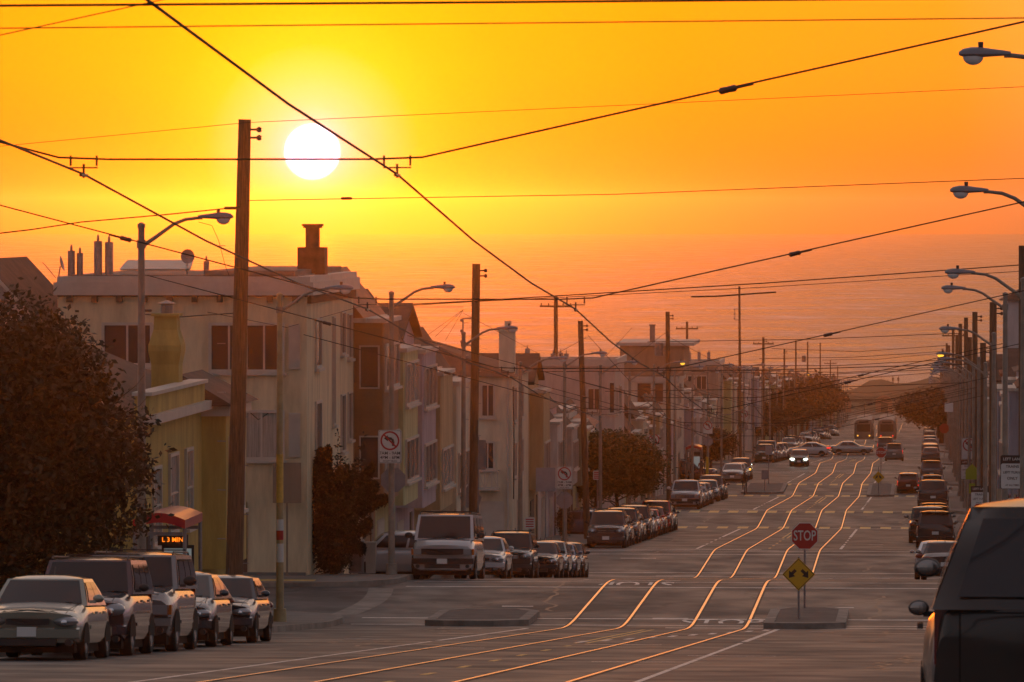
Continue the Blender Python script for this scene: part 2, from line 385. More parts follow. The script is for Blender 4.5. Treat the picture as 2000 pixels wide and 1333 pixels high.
# ------------------------------------------------------------------ tracks and markings
def make_tracks():
    for tc,lab in ((-1.68,'tram track of two shining rails nearer the left pavement'),(1.68,'tram track of two shining rails nearer the right pavement')):
        root=thing('tram_track',lab,'tram track',0,0,0,group='tram tracks down the middle of the street',loc=(0,0,0))
        for sg in (-1,1):
            c=tc+sg*.7525; r=MB(); strip(r,60,1300,1.2,c-.036,c+.036,.012)
            g=MB(); strip(g,60,1300,1.2,c-.09,c-.040,.004); strip(g,60,1300,1.2,c+.040,c+.09,.004)
            ro=r.build('rail',M['rail'],root); g.build('groove',M['groove'],ro)
make_tracks()
def make_marks():
    w=MB(); y=MB(); Z=.004
    rnd=random.Random(3)
    def lane(mb,s0,s1,t,wd,dash=0,gap=0,ta=0):
        s=s0
        while s<s1:
            e=min(s1,s+(dash or 3)); strip(mb,s,e,2,t-wd/2,t+wd/2,Z); s=e+gap
    def cross(mb,s,t0,t1,wd=.3): strip(mb,s-wd/2,s+wd/2,1,t0,t1,Z)
    for i,c in enumerate(XS):
        # limit lines and thin crosswalk lines
        if i in (2,3):
            for s in (c-10.8,c+9.2):
                t=-8.3
                while t<8.3:
                    strip(y,s-1.6,s+1.6,1,t,t+.62,Z); t+=1.18
        else:
            for s in (c-10.6,c-7.3,c+7.2,c+10.4):
                cross(w,s,-8.4,8.4,.28)
        cross(w,c-12.6,.3,8.3,.45); cross(w,c+12.6,-8.3,-.3,.45)
    # lane lines per block
    ed=[(60,XS[0]-14)]+[(a+14,b-14) for a,b in zip(XS,XS[1:])]
    for i,(a,b) in enumerate(ed):
        for sg in (-1,1):
            lane(w,b-30,b,sg*3.35,.14); lane(w,a,a+10,sg*3.35,.14)
            lane(w,a+12,b-32,sg*3.35,.10,*((2.4,4) if i else (0,0)))
        lane(y,b-34,b-2,-.12,.1); lane(y,b-34,b-2,.12,.1); lane(y,a+1,b-36,0,.12,2,5)
    # short reflective bars beside the rails, as in the photo
    for (s,t,l) in ((150,-4.2,.9),(141,-2.9,1.1),(171,.2,1.0),(176,-4.4,.9),(162,-5,1.2),(262,-3.2,2),(276,-5.6,1.6),(176,4.9,.7),(283,-.2,1.5),(259,5.2,1.2),(128,1.0,1.6),(121,-2.0,1.2),(111,3.8,1.6),(103,2.4,1.4),(300,4.9,.7),(345,-3,1.1)):
        strip(w,s-.16,s+.16,1,t-l/2,t+l/2,Z+.001)
    # diagonal limit stripe towards the right-hand island
    m=MB()
    for k in range(10):
        s=131+k*3.2; t=-.2+k*.36; strip(w,s,s+3.2,2,t,t+.16,Z+.002)
    for o,n_ in ((w.build('road_marking',M['white']),'w'),(y.build('road_marking',M['yellow']),'y')): o['kind']='structure'
    # pale concrete gutter pans across the mouth of the first avenue, yellow kerb ramps
    gp=MB()
    for sg in (-1,1):
        for c in XS[:6]:
            b=len(gp.v)
            for i in range(13):
                s=c-6.2+12.4*i/12; t=sg*(KERB+.1+1.0*math.cos((i/12-.5)*2.6)*-.4); X,Y=wp(s,t); X2,Y2=wp(s,t+sg*.75); gp.v += [(X,Y,gz(s)+.006),(X2,Y2,gz(s)+.006)]
            for i in range(12): gp.f.append((b+2*i,b+2*i+1,b+2*i+3,b+2*i+2)); gp.m.append(0)
    gp.build('gutter',M['kerb'])['kind']='structure'
    ty=MB()
    for c in XS[:6]:
        for sg in (-1,1):
            for s in (c-8.0,c+7.6):
                z=gz(s)+.155; X0,Y0=wp(s,sg*11.2); X1,Y1=wp(s,sg*13.0)
                ty.quad((*wp(s-.35,sg*11.2),z),(*wp(s-.35,sg*13.1),z),(*wp(s+.35,sg*13.1),z),(*wp(s+.35,sg*11.2),z))
    ty.build('tactile_strip',M['yellow'])['kind']='structure'
    # square tar patches
    pt=MB()
    for (s,t,a,b) in ((118,-4.5,5,1.2),(128,2.6,3,1.6),(150,5.8,4,1.1),(296,5.9,7,1.3),(318,-5,5,1.5),(140,-6.2,6,1.0),(352.6,-3,1.3,5.5),(352.6,3.2,1.3,4)):
        strip(pt,s-a/2,s+a/2,1,t-b/2,t+b/2,.003)
    pt.build('tar_patch',mat('tar_patch',(.03,.029,.028),.6,var=.3,vscale=1))['kind']='structure'
    sm=MB(); rnd=random.Random(21)
    for q in range(46):
        s=rnd.uniform(90,166); t=rnd.uniform(-8,6); L_=rnd.uniform(1,4.5); n=10; wd=rnd.uniform(.05,.16); b=len(sm.v)
        for i in range(n+1):
            ss=s+noise.noise(Vector((i*.35,q*3.1,0)))*.5; tt=t+L_*i/n; z=gz(ss)+.0032
            for dd in (-wd/2,wd/2): X,Y=wp(ss+dd*(1+.6*noise.noise(Vector((i*.9,q,2)))),tt); sm.v.append((X,Y,z))
        for i in range(n): sm.f.append((b+2*i,b+2*i+1,b+2*i+3,b+2*i+2)); sm.m.append(0)
    for q in range(34):
        s=rnd.uniform(90,420); t=rnd.choice((-5.4,-3.9,4.6,6.0,7.0))+rnd.uniform(-.5,.5); n=14; b=len(sm.v); L_=rnd.uniform(5,14); wd=.05
        for i in range(n+1):
            ss=s+L_*i/n; tt=t+noise.noise(Vector((i*.4,q*2.7,5)))*.5; z=gz(ss)+.0036
            for dd in (-wd,wd): X,Y=wp(ss,tt+dd); sm.v.append((X,Y,z))
        for i in range(n): sm.f.append((b+2*i,b+2*i+1,b+2*i+3,b+2*i+2)); sm.m.append(0)
    sm.build('tar_seam',mat('tar_seam',(.018,.017,.016),.45))['kind']='structure'
make_marks()
def manhole(s,t,lab):
    m=MB(); m.lathe([(.36,-.02),(.36,.006),(.30,.009),(.29,.006),(.02,.007)],n=20); o=m.build('manhole_cover',M['steel']); X,Y=wp(s,t); o.location=(X,Y,gz(s)+.004)
    sl_=(gz(s+1)-gz(s-1))/2; o.rotation_euler=(math.atan(sl_),0,-TH); tag(o,lab,'manhole cover')
manhole(158,4.6,'round iron manhole cover in the right lane before the traffic island')
manhole(136,-5.3,'round iron manhole cover in the left lane beside the near parked cars')
exec_later=[]
# ------------------------------------------------------------------ buildings
def mp_box(mb, Mp, a0,a1,b0,b1,c0,c1, m=0):
    b=len(mb.v); mb.v += [Mp(a,z,c) for z in (b0,b1) for c in (c0,c1) for a in (a0,a1)]
    for f in ((0,2,3,1),(4,5,7,6),(0,1,5,4),(2,6,7,3),(0,4,6,2),(1,3,7,5)): mb.f.append(tuple(b+i for i in f)); mb.m.append(m)
def window(root, Mp, a0,a1,b0,b1, pane='glass', frame='trim', mull=1, cross=0, far=False, arch=False, fw=.09):
    p=MB()
    if arch:
        pts=[(a0,b0),(a1,b0)]+[((a0+a1)/2+(a1-a0)/2*math.cos(math.pi*i/8),b1-(a1-a0)/2+(a1-a0)*.62*math.sin(math.pi*i/8)) for i in range(9)]
        p.ring([[Mp(a,b,.01) for a,b in pts],[Mp(a,b,.03) for a,b in pts]])
    else: mp_box(p,Mp,a0,a1,b0,b1,-.02,.02)
    w=p.build('window',M[pane],root)
    f=MB()
    for (c0,c1,d0,d1) in ((a0-fw,a0,b0-fw,b1+fw),(a1,a1+fw,b0-fw,b1+fw),(a0,a1,b1,b1+fw),(a0,a1,b0-fw,b0)):
        if arch and d0>=b1: continue
        mp_box(f,Mp,c0,c1,d0,d1 if not arch else min(d1,b1-.1),-.01,.07)
    for i in range(1,mull):
        a=a0+(a1-a0)*i/mull; mp_box(f,Mp,a-.03,a+.03,b0,b1,.021,.055)
    for i in range(1,cross+1):
        b=b0+(b1-b0)*i/(cross+1); mp_box(f,Mp,a0,a1,b-.025,b+.025,.021,.05)
    f.build('frame',M[frame],w)
    if not far:
        s=MB(); mp_box(s,Mp,a0-fw-.06,a1+fw+.06,b0-fw-.09,b0-fw-.003,-.01,.15); s.build('sill',M[frame],w)
    return w
def hip(mb, x0,x1,y0,y1,z,h,ov=.25, m=0):
    x0-=ov;x1+=ov;y0-=ov;y1+=ov; dx=x1-x0; dy=y1-y0
    if dx>dy: r0=(x0+dy/2,(y0+y1)/2,z+h); r1=(x1-dy/2,(y0+y1)/2,z+h)
    else: r0=((x0+x1)/2,y0+dx/2,z+h); r1=((x0+x1)/2,y1-dx/2,z+h)
    A,B,C,D=(x0,y0,z),(x1,y0,z),(x1,y1,z),(x0,y1,z)
    if dx>dy: mb.quad(A,B,r1,r0,m=m); mb.quad(C,D,r0,r1,m=m); mb.quad(D,A,r0,m=m); mb.quad(B,C,r1,m=m)
    else: mb.quad(B,C,r1,r0,m=m); mb.quad(D,A,r0,r1,m=m); mb.quad(A,B,r0,m=m); mb.quad(C,D,r1,m=m)
    mb.quad(D,C,B,A,m=m)
def gable(mb, x0,x1,y0,y1,z,h,axis='y',ov=.3, m=0):
    x0-=ov;x1+=ov;y0-=ov;y1+=ov; th=.14
    if axis=='y':
        xm=(x0+x1)/2; poly=[(x0,z-th),(xm,z+h-th),(x1,z-th),(x1,z),(xm,z+h),(x0,z)]
        mb.ring([[(x,y0,zz) for x,zz in poly],[(x,y1,zz) for x,zz in poly]],True,m)
    else:
        ym=(y0+y1)/2; poly=[(y0,z-th),(ym,z+h-th),(y1,z-th),(y1,z),(ym,z+h),(y0,z)]
        mb.ring([[(x0,y,zz) for y,zz in poly],[(x1,y,zz) for y,zz in poly]],True,m)
def vent(root, x,y,z,h,r=.16,name='vent_pipe'):
    m=MB(); m.lathe([(r*1.12,0),(r,.05),(r,h),(r*.93,h+.02)],(x,y,z),n=12)
    pts=[(x+(r+.03)*math.cos(a),y,z+h-.02+(r+.1)*math.sin(a)) for a in [math.pi*i/8 for i in range(9)]]
    m.tube(pts,.022,6); return m.build(name,M['galv'],root,smooth=40)
def house(side, s0, w, depth, h, wallk, col, name, label, cat='house', roof='flat', rh=1.2, roofm=None, bay=None, wins=(), garage=None, door=None, group=None, far=False, base=0, trim='trim', parapet=.5, setback=0, vents=0):
    rz=AL if side<0 else AR
    sm=s0+w if side<0 else s0
    root=thing(name,label,cat,sm,side*(BL+setback),gz(s0+w/2)+base,rz,group)
    fx=(lambda u:w-u) if side<0 else (lambda u:u)
    wm=wall(wallk,col)
    a=MB(); top=h-(parapet if roof=='flat' else 0)
    a.box(0,w,-depth,0,-1.8,h if roof!='flat' else h-.003)
    wl=a.build('wall',wm,root)
    root['w']=0; del root['w']
    F=lambda y0: (lambda u,z,c: (fx(u), y0+c, z))
    if bay:
        u0,u1,z0,z1,pj=bay
        b=MB(); ch=.28
        poly=[(fx(u0),-.05),(fx(u0),pj-.05),(fx(u0+.12),pj),(fx(u1-.12),pj),(fx(u1),pj-.05),(fx(u1),-.05)]
        b.prism(poly,z0,z1); bo=b.build('bay',wm,root)
        t=MB(); t.box(fx(u0)+(.08 if side<0 else -.08),fx(u1)+(-.08 if side<0 else .08),.002,pj+.09,z1-.02,z1+.13)
        t.build('cornice',M[trim],bo)
        n=3 if u1-u0>3 else 2
        nf=int((z1-z0)//2.6)
        for k in range(nf):
            zz=z0+.85+k*((z1-z0)/max(nf,1))
            if not far or k==0: window(root,F(pj),u0+.35,u1-.35,zz,zz+1.35,pane='curtain' if (int(s0)+k)%3==0 else 'glass',frame=trim,mull=n,far=far)
            if not far:
                S=(lambda a_,z_,c_: (fx(u0)+(c_ if side<0 else -c_), a_, z_))
                if pj>.7 and int(s0)%3==0: window(root,S,.22,pj-.2,zz,zz+1.35,frame=trim,mull=1,far=True,fw=.05)
    for wi in wins:
        window(root,F(0),*wi,frame=trim,mull=2,far=far)
    if garage:
        g=MB(); mp_box(g,F(0),garage[0],garage[1],-1.0,2.2,-.02,.03)
        for k in range(4): mp_box(g,F(0),garage[0]+.06,garage[1]-.06,.12+k*.53,.55+k*.53,.03,.05)
        g.build('garage_door',M['darktrim'] if int(s0)%2 else M['trim'],root)
    if door:
        g=MB(); mp_box(g,F(0),door[0],door[1],-1.0,2.3,-.02,.04); d=g.build('door',M['darktrim'],root)
    r=MB()
    rm=M[roofm] if roofm else (M['rooftar'] if roof=='flat' else M['roofbrown'])
    if roof=='flat':
        r.box(-.03,w+.03,-depth-.03,.12,h,h+.16); 
        r.box(.22,w-.22,-depth+.22,-.22,h+.05,h+.165)
        o=MB(); o.box(-.06,w+.06,-.003,.2,h-.28,h-.002); 
        o.box(-.06,w+.06,-depth-.06,.16,h+.16,h+.26); o.build('cornice',M[trim],root)
        r.build('roof',rm,root)
    elif roof=='hip': hip(r,0,w,-depth,0,h,rh+(.5 if roofm else 0)); r.build('roof',rm,root)
    elif roof=='gable': gable(r,0,w,-depth,0,h,rh); r.build('roof',rm,root); g=MB(); g.prism_x([(0,0)],0,0) if False else None
    elif roof=='slope':            # false front: low tiled or shingled skirt above the facade, flat behind
        r.quad((-.15,.35,h-.35),(w+.15,.35,h-.35),(w+.15,-1.0,h+rh),(-.15,-1.0,h+rh)); r.quad((-.15,.35,h-.35),(-.15,-1.0,h+rh),(-.15,-1.6,h-.35)); r.quad((w+.15,.35,h-.35),(w+.15,-1.0,h+rh),(w+.15,-1.6,h-.35)); r.quad((-.15,-1.0,h+rh),(w+.15,-1.0,h+rh),(w+.15,-1.6,h-.35),(-.15,-1.6,h-.35)); r.quad((-.15,.35,h-.35),(w+.15,.35,h-.35),(w+.15,-1.6,h-.35),(-.15,-1.6,h-.35))
        r.box(0,w,-depth,-1.55,h,h+.1); r.build('roof',rm,root)
        o=MB(); o.box(-.12,w+.12,.001,.42,h-.5,h-.36); o.build('gutter',M[trim],root)
    if roof=='gable':
        g=MB()
        for y in (0,-depth+.0): pass
        g.ring([[(0,-.05,h-.01),(w/2,-.05,h+rh-.16),(w,-.05,h-.01)],[(0,-.002,h-.01),(w/2,-.002,h+rh-.16),(w,-.002,h-.01)]]); g.build('gable_wall',wm,wl)
    for k in range(vents): vent(root,w*(.25+.5*((k*37+int(s0))%10)/10),-2-((k*23+int(s0))%5),h+.1,.5+.35*((k+int(s0))%3),r=.11)
    return root,fx
PAL=[('siding',(.23,.14,.08),'cedar brown clapboard'),('stucco',(.38,.37,.20),'pale yellow-green stucco'),('stucco',(.34,.29,.33),'pale lavender stucco'),('stucco',(.34,.26,.15),'tan stucco'),
     ('stucco',(.46,.42,.32),'cream stucco'),('siding',(.45,.42,.38),'off white clapboard'),('stucco',(.25,.27,.32),'slate blue stucco'),('stucco',(.42,.30,.22),'peach stucco'),('siding',(.20,.21,.14),'olive green clapboard'),('stucco',(.48,.45,.42),'white stucco')]
ROOFN={'flat':'flat roof','slope':'shingled skirt roof','hip':'brown hip roof','gable':'brown gable roof'}
CN=['first','second','third','fourth','fifth','sixth','seventh','eighth','ninth','tenth','eleventh','twelfth','thirteenth']
def rows():
    rnd=random.Random(11)
    for side in (-1,1):
        sn='left' if side<0 else 'right'
        for k in range(len(XS)):
            a=XS[k]+11; b=(XS[k+1]-11) if k+1<len(XS) else 1338
            if side>0 and k<1: continue
            lot=7.6 if k<3 else (8.9 if k<6 else 12)
            s=a
            if side<0 and k<6: s=a+CORN[k]
            if side>0 and k==2: s=a+14.5
            n=max(1,int(round((b-s)/lot))); w=(b-s)/n; i=0
            for i in range(n):
                p=PAL[(i*3+k*5+(4 if side>0 else 1))%10]; far=k>=3
                if side<0 and k==0: p=PAL[[0,1,2,3,4,8,9][i%7]]
                if side<0 and k in(1,2) and p is PAL[6]: p=PAL[3]
                if side>0 and k==1: p=[PAL[6],PAL[4]][i%2]
                if side>0 and k==1 and i>=n-4: p=('stucco',(.20,.25,.42),'light blue stucco')
                rf=['slope','gable','flat','hip','flat','slope'][(i*5+k*3+(2 if side>0 else 0))%6]
                h=[8.6,8.0,7.4,7.8,8.3][(i*2+k)%5]
                if side<0 and k==0: h=[9.3,8.6,8.9,8.3,8.2,8.5,7.6][i%7]; rf=['slope','slope','gable','slope','slope','flat','flat'][i%7]
                if side<0 and k==1: h=[8.0,6.4,6.8,6.2,6.6,6.2,6.0,6.0,6.2][i%9]; rf=['gable','slope','hip','slope','flat','hip','slope','hip','slope'][i%9]
                if side<0 and k in(2,3): h-=2.2 if k==2 else 1.6
                pj=1.0 if (side<0 and k==0) else [.7,.85,.6][i%3]
                z0=2.75; z1=h-.55 if rf!='slope' else h-.5
                u0=w*(.1 if (i+k)%2 else .28); u1=w*(.72 if (i+k)%2 else .9)
                if side<0 and k==0: u0=.25; u1=w*.74
                lab=f"{p[2]} row house, {ROOFN[rf]}, {nth(i)} in {CN[k]} {sn} block"
                house(side,s+i*w,w-.03,11+.0*i,h,p[0],p[1],'row_house',lab,roof=rf,rh=[1.3,1.6,1.2][i%3],bay=(u0,u1,z0,z1,pj),garage=(u0+.3,u0+2.9),door=(u1+.15,min(w-.2,u1+1.0)) if u1+1.1<w else None,group='row houses along the street',far=far,setback=4.0 if (side<0 and k==0 and i>=5) else 0,vents=(0 if k>5 else (i+k)%3),trim='trim',roofm='tile' if ((i*7+k)%5==0 and rf=='slope') or (side<0 and k==1 and rf=='hip' and i>3) else None)
CORN=[15.6,12,12,14,14,12]
rows()

# --- the cream corner apartment block across the junction
def corner_block():
    s0=189; w=15.5; h=9.25; D=7.75
    root=thing('apartment_building','cream stucco corner apartment block with flat roof, tall wide windows and four roof pipes','building',s0+w,-BL,gz(190),AL)
    wm=wall('stucco',(.50,.41,.27)); a=MB(); a.box(0,w,-D,0,-1.5,h-.4); wl=a.build('wall',wm,root)
    c=MB(); c.box(-.1,w+.22,-D-.1,.22,h-.4,h); c.box(-.02,w+.12,-D,.12,h,h+.18)
    c.build('cornice',M['trim'],root)
    br=MB()
    for i in range(10): y=-.35-i*.78; br.box(w+.001,w+.16,y-.09,y+.09,h-.62,h-.4)
    for i in range(40): x=w-.25-i*.38; br.box(x-.07,x+.07,.001,.14,h-.66,h-.4)
    br.box(w+.001,w+.05,-D,-.0,h-.45,h-.4); br.box(.1,w,.001,.05,h-.45,h-.4)
    br.build('dentil_band',M['darktrim'],root)
    r=MB(); r.box(.3,w-.3,-D+.3,-.3,h+.02,h+.22); r.box(0,w-.2,-3.2,-.4,h+.22,h+.36); r.build('roof',M['rooftar'],root)
    P=lambda a,z,c: (w+c, a, z)                  # wall facing the camera: a is metres right(-) of the street corner
    Y=lambda px: (px-598)/63.3
    Z=lambda py: (1127-py)/63.3
    window(root,P,Y(411),Y(549),Z(712),Z(626),mull=4)
    window(root,P,Y(200),Y(290),Z(700),Z(626),mull=2)
    window(root,P,Y(430),Y(549),Z(884),Z(797),pane='curtain',mull=3)
    for (x0,x1,y0,y1) in ((563,585,712,624),(563,585,884,797),(292,330,712,624)):
        s=MB(); mp_box(s,P,Y(x0),Y(x1),Z(y0),Z(y1),.0,.06)
        for k in range(14): z=Z(y0)+(Z(y1)-Z(y0))*(k+.5)/14; mp_box(s,P,Y(x0)+.04,Y(x1)-.04,z-.03,z+.02,.06,.085)
        s.build('shutter',M['trim'],root)
    d=MB(); mp_box(d,P,Y(468),Y(481),-.6,Z(972),0,.05); d.build('door',M['darktrim'],root)
    b=MB(); mp_box(b,P,Y(300),Y(596),-.6,.28,.002,.12); b.build('plinth',M['concrete'],root)
    F=lambda u,z,c: (w-u, c, z)
    for (u0,u1,z0,z1) in ((2.6,4.2,6.6,8.0),(2.6,4.2,3.9,5.4),(2.6,4.2,1.0,2.6)): window(root,F,u0,u1,z0,z1,mull=1)
    for (u0,u1,z0,z1) in ((8.2,8.7,4.6,8.0),(11.0,12.2,6.8,8.1),(11.0,12.2,3.6,5.4),(13.4,14.6,6.6,8.0),(13.4,14.6,3.9,5.4)): window(root,F,u0,u1,z0,z1,mull=1,fw=.05)
    g=MB(); mp_box(g,F,5.2,7.8,-1,2.2,0,.05); mp_box(g,F,9,11.6,-1,2.2,0,.05); g.build('garage_door',M['darktrim'],root)
    cab=MB(); cab.tube([(w+.03,-1.2,5.2),(w+.03,-1.5,5.0),(w+.03,-2.4,5.8),(w+.03,-4,6.0),(w+.03,-4.1,6.0)],.012,5); cab.build('cable',M['wire'],root)
    # chimney, vents, dish and panel on the roof
    cx=w-6; ch=MB(); ch.box(cx-.5,cx+.5,-.85,0.02,h+.1,h+1.05); ch.build('chimney_base',M['brick'],root)
    ch=MB(); ch.box(cx-.2,cx+.2,-.62,-.2,h+1.05,h+1.72); ch.box(cx-.3,cx+.3,-.73,-.09,h+1.72,h+1.79); ch.box(cx-.26,cx+.26,-.69,-.13,h+1.66,h+1.72); ch.build('chimney',M['brick'],root)
    for (pxx,hh,rr) in ((124,.85,.115),(141,.78,.10),(177,1.15,.13),(199,1.12,.13)): vent(root,w-1.2,Y(pxx),h+.1,hh,r=rr)
    vent(root,w-4,Y(371),h+.25,.35,r=.09)
    pn=MB(); pn.quad((w-2.5,Y(208),h+.38),(w-2.5,Y(350),h+.38),(w-4.0,Y(345),h+.66),(w-4.0,Y(212),h+.66)); pn.quad((w-2.5,Y(208),h+.34),(w-2.5,Y(350),h+.34),(w-4.0,Y(345),h+.62),(w-4.0,Y(212),h+.62)); pn.build('skylight_panel',M['solar'],root)
    ds=MB(); ds.lathe([(.01,.0),(.12,.015),(.22,.05),(.23,.055),(.12,.03),(.01,.015)],axis='x',n=16); o=ds.build('satellite_dish',M['steel'],root,smooth=40); o.location=(w-3,Y(340),h+.78); o.rotation_euler=(0,0,R(25))
    st=MB(); st.tube([(w-3,Y(340),h+.1),(w-3,Y(340),h+.7)],.02,6); st.tube([(w-3,Y(340),h+.7),(w-2.6,Y(338),h+.9)],.012,5); st.build('dish_stand',M['steel'],root)
    ds=MB(); ds.lathe([(.01,.0),(.12,.015),(.24,.06),(.25,.065),(.12,.03),(.01,.015)],axis='y',n=16); o=ds.build('satellite_dish',M['steel'],root,smooth=40); o.location=(w-1,Y(104),h+.55); o.rotation_euler=(R(15),0,0)
    st=MB(); st.tube([(w-1,Y(100),h+.1),(w-1,Y(104),h+.5)],.02,6); st.tube([(w-1,Y(95),h+.12),(w-1,Y(72),h+.55),(w-1,Y(68),h+.6)],.013,5); st.build('dish_stand',M['steel'],root)
    ut=MB(); mp_box(ut,P,Y(586),Y(597),.3,1.0,.002,.1)
corner_block()

def gable_house():
    s0=190.5; t=-22.1; hw=2.45; root=thing('gabled_house','pale clapboard gabled house with dark roof at the left edge behind the big tree','house',s0,t,gz(190),-TH)
    wm=wall('siding',(.50,.45,.44)); a=MB()
    eave=7.1; ap=9.75
    a.ring([[(-hw,0,-.5),(hw,0,-.5),(hw,0,eave),(0,0,ap),(-hw,0,eave)],[(-hw,9,-.5),(hw,9,-.5),(hw,9,eave),(0,9,ap),(-hw,9,eave)]]); a.build('wall',wm,root)
    r=MB(); o=.25; th=.16; k=(ap-eave)/hw
    poly=[(-hw-o,eave-o*k+.01),(0,ap+.01),(hw+o,eave-o*k+.01),(hw+o,eave-o*k+th+.05),(0,ap+th+.05),(-hw-o,eave-o*k+th+.05)]
    r.ring([[(x,-.3,z) for x,z in poly],[(x,9.3,z) for x,z in poly]]); r.build('roof',M['roofbrown'],root)
    f=MB(); f.ring([[(x,-.36,z+.02 if i<3 else z-.02) for i,(x,z) in enumerate(poly)],[(x,-.302,z+.02 if i<3 else z-.02) for i,(x,z) in enumerate(poly)]]); f.build('fascia',M['trim'],root)
    q=MB()
    for (x,z) in ((0,0),(.17,0),(-.17,0),(0,.2),(0,-.2)): q.ell((x-.42,-.02,8.35+z),(.11,.03,.12),10,6)
    q.build('gable_ornament',mat('ornament_pink',(.33,.24,.25),.7),root)
    P=lambda a,z,c:(a,-c,z); window(root,P,-1.3,-.2,4.2,5.8,mull=2); window(root,P,.5,1.5,4.2,5.8,mull=2); window(root,P,-1.0,1.0,1.4,2.8,mull=2)
gable_house()

# --- yellow house on the near corner
def yellow_house():
    s1=167.0; w=17.5; s0=s1-w; h=5.75; D=9
    root=thing('yellow_house','mustard yellow corner house with hip roof, stucco chimney and bay beside the wooden pole','house',s1,-BL,gz(158)+.0,AL)
    wm=wall('stucco',(.34,.26,.08)); a=MB(); a.box(0,w,-D,0,-2,h); a.build('wall',wm,root)
    F=lambda y0:(lambda s,z,c:(s1-s,y0+c,z))
    # parapet band facing the street, then the bay at the far end
    p=MB(); p.box(5.9,w,-.25,.12,h,h+.55); p.build('parapet',wm,root)
    t=MB(); t.box(5.8,w+.1,.0,.3,h-.15,h+.08); t.box(5.8,w+.1,-.3,.2,h+.55,h+.64); t.build('cornice',M['trim'],root)
    b=MB(); b.prism([(0.3,-.05),(5.6,-.05),(5.4,.62),(.5,.62)],1.35,h-.35); bo=b.build('bay',wm,root)
    c=MB(); c.prism([(0.1,0.002),(5.75,0.002),(5.55,.74),(.35,.74)],h-.35,h-.08); c.build('cornice',M['trim'],bo)
    r=MB(); r.quad((-.1,.9,h-.08),(5.9,.9,h-.08),(5.3,-.6,h+.75),(.4,-.6,h+.75)); r.quad((-.1,.9,h-.08),(.4,-.6,h+.75),(-.1,-.8,h-.08)); r.quad((5.9,.9,h-.08),(5.3,-.6,h+.75),(5.9,-.8,h-.08)); r.quad((-.1,.9,h-.08),(5.9,.9,h-.08),(5.9,-.8,h-.08),(-.1,-.8,h-.08)); r.build('bay_roof',M['roofbrown'],bo)
    for (a0,a1,y) in ((154.3,155.9,0),(157.7,159.0,0),(162.3,163.3,.62),(164.6,165.6,.62)):
        z0=2.7 if y==0 else 2.85; window(root,F(y),a0,a1,z0,z0+1.9,pane='curtain',mull=1,cross=1)
    window(root,F(0),151,152.4,2.6,4.4,pane='curtain',mull=1,cross=1)
    r=MB(); hip(r,0.3,w-.2,-D,-.35,h+.0,2.15,.05); r.build('roof',M['roofbrown'],root)
    ch=MB(); cx=8.6; cy=-.55
    prof=[(.42,0),(.42,1.0),(.50,1.35),(.50,1.5),(.36,1.9),(.34,2.25)]
    ch.ring([[(cx-q,cy-q*.85,h+.1+z),(cx+q,cy-q*.85,h+.1+z),(cx+q,cy+q*.85,h+.1+z),(cx-q,cy+q*.85,h+.1+z)] for q,z in prof]); ch.box(cx-.42,cx+.42,cy-.36,cy+.36,h+2.35,h+2.42)
    co_=ch.build('chimney',wm,root)
    ch=MB(); ch.lathe([(.16,0),(.16,.22),(.24,.26),(.02,.34)],(cx,cy,h+2.42),n=14); ch.build('chimney_cap',M['galv'],co_)
    g=MB(); mp_box(g,F(0),157.5,158.6,-1,2.05,0,.04); g.build('door',M['darktrim'],root)
    v=MB(); v.box(w+.002,w+.9,-2.0,-1.0,h+.25,h+.5); v.tube([(w+.3,-1.5,h+.2),(w+.3,-1.5,h-.3)],.12,8); v.build('downpipe_head',M['trim'],root)
    pp=MB(); pp.tube([(-.04,.05,-1),(-.04,.05,h-.4)],.05,6); pp.build('downpipe',M['trim'],root)
yellow_house()

def corner2(k, col, colname, h, D, w, roof, rh, wins, extra=None, kind='stucco'):
    s0=XS[k]+11
    root=thing('corner_building',colname, 'building',s0+w,-BL,gz(s0+2),AL)
    wm=wall(kind,col); a=MB(); a.box(0,w,-D,0,-1.5,h); a.build('wall',wm,root)
    sc=12000/s0; cx=1000+(-19.1/s0+.0674)*12000; by=408-gz(s0+1)*sc
    P=lambda a,z,c:(w+c,a,z)
    for (x0,x1,y0,y1,ml) in wins: window(root,P,(x0-cx)/sc,(x1-cx)/sc,(by-y1)/sc,(by-y0)/sc,mull=ml,far=k>3)
    F=lambda u,z,c:(w-u,c,z)
    for z in (3.4,6.0):
        if z+1.6<h:
            window(root,F,1.2,2.6,z,z+1.5,mull=2,far=k>2); window(root,F,5,7.4,z,z+1.5,mull=2,far=k>2)
    g=MB(); mp_box(g,F,3.6,6.2,-1,2.2,0,.05); g.build('garage_door',M['trim'],root)
    r=MB()
    if roof=='hip': hip(r,0,w,-D,0,h,rh); r.build('roof',M['roofbrown'],root)
    else:
        r.box(.2,w-.2,-D+.2,-.2,h+.02,h+.1); r.build('roof',M['rooftar'],root); c=MB(); c.box(-.1,w+.12,-D-.1,.15,h-.3,h+.2) if False else None
        c.box(-.1,w+.12,-D-.1,.15,h,h+.02); c.box(w-.05,w+.14,-D-.1,.15,h-.2,h+.25); c.box(-.1,w,.0,.16,h-.2,h+.25); c.box(-.1,w,-D-.1,-D+.1,h-.2,h+.25); c.build('cornice',M['trim'],root)
    return root,P,F,sc,cx,by,w
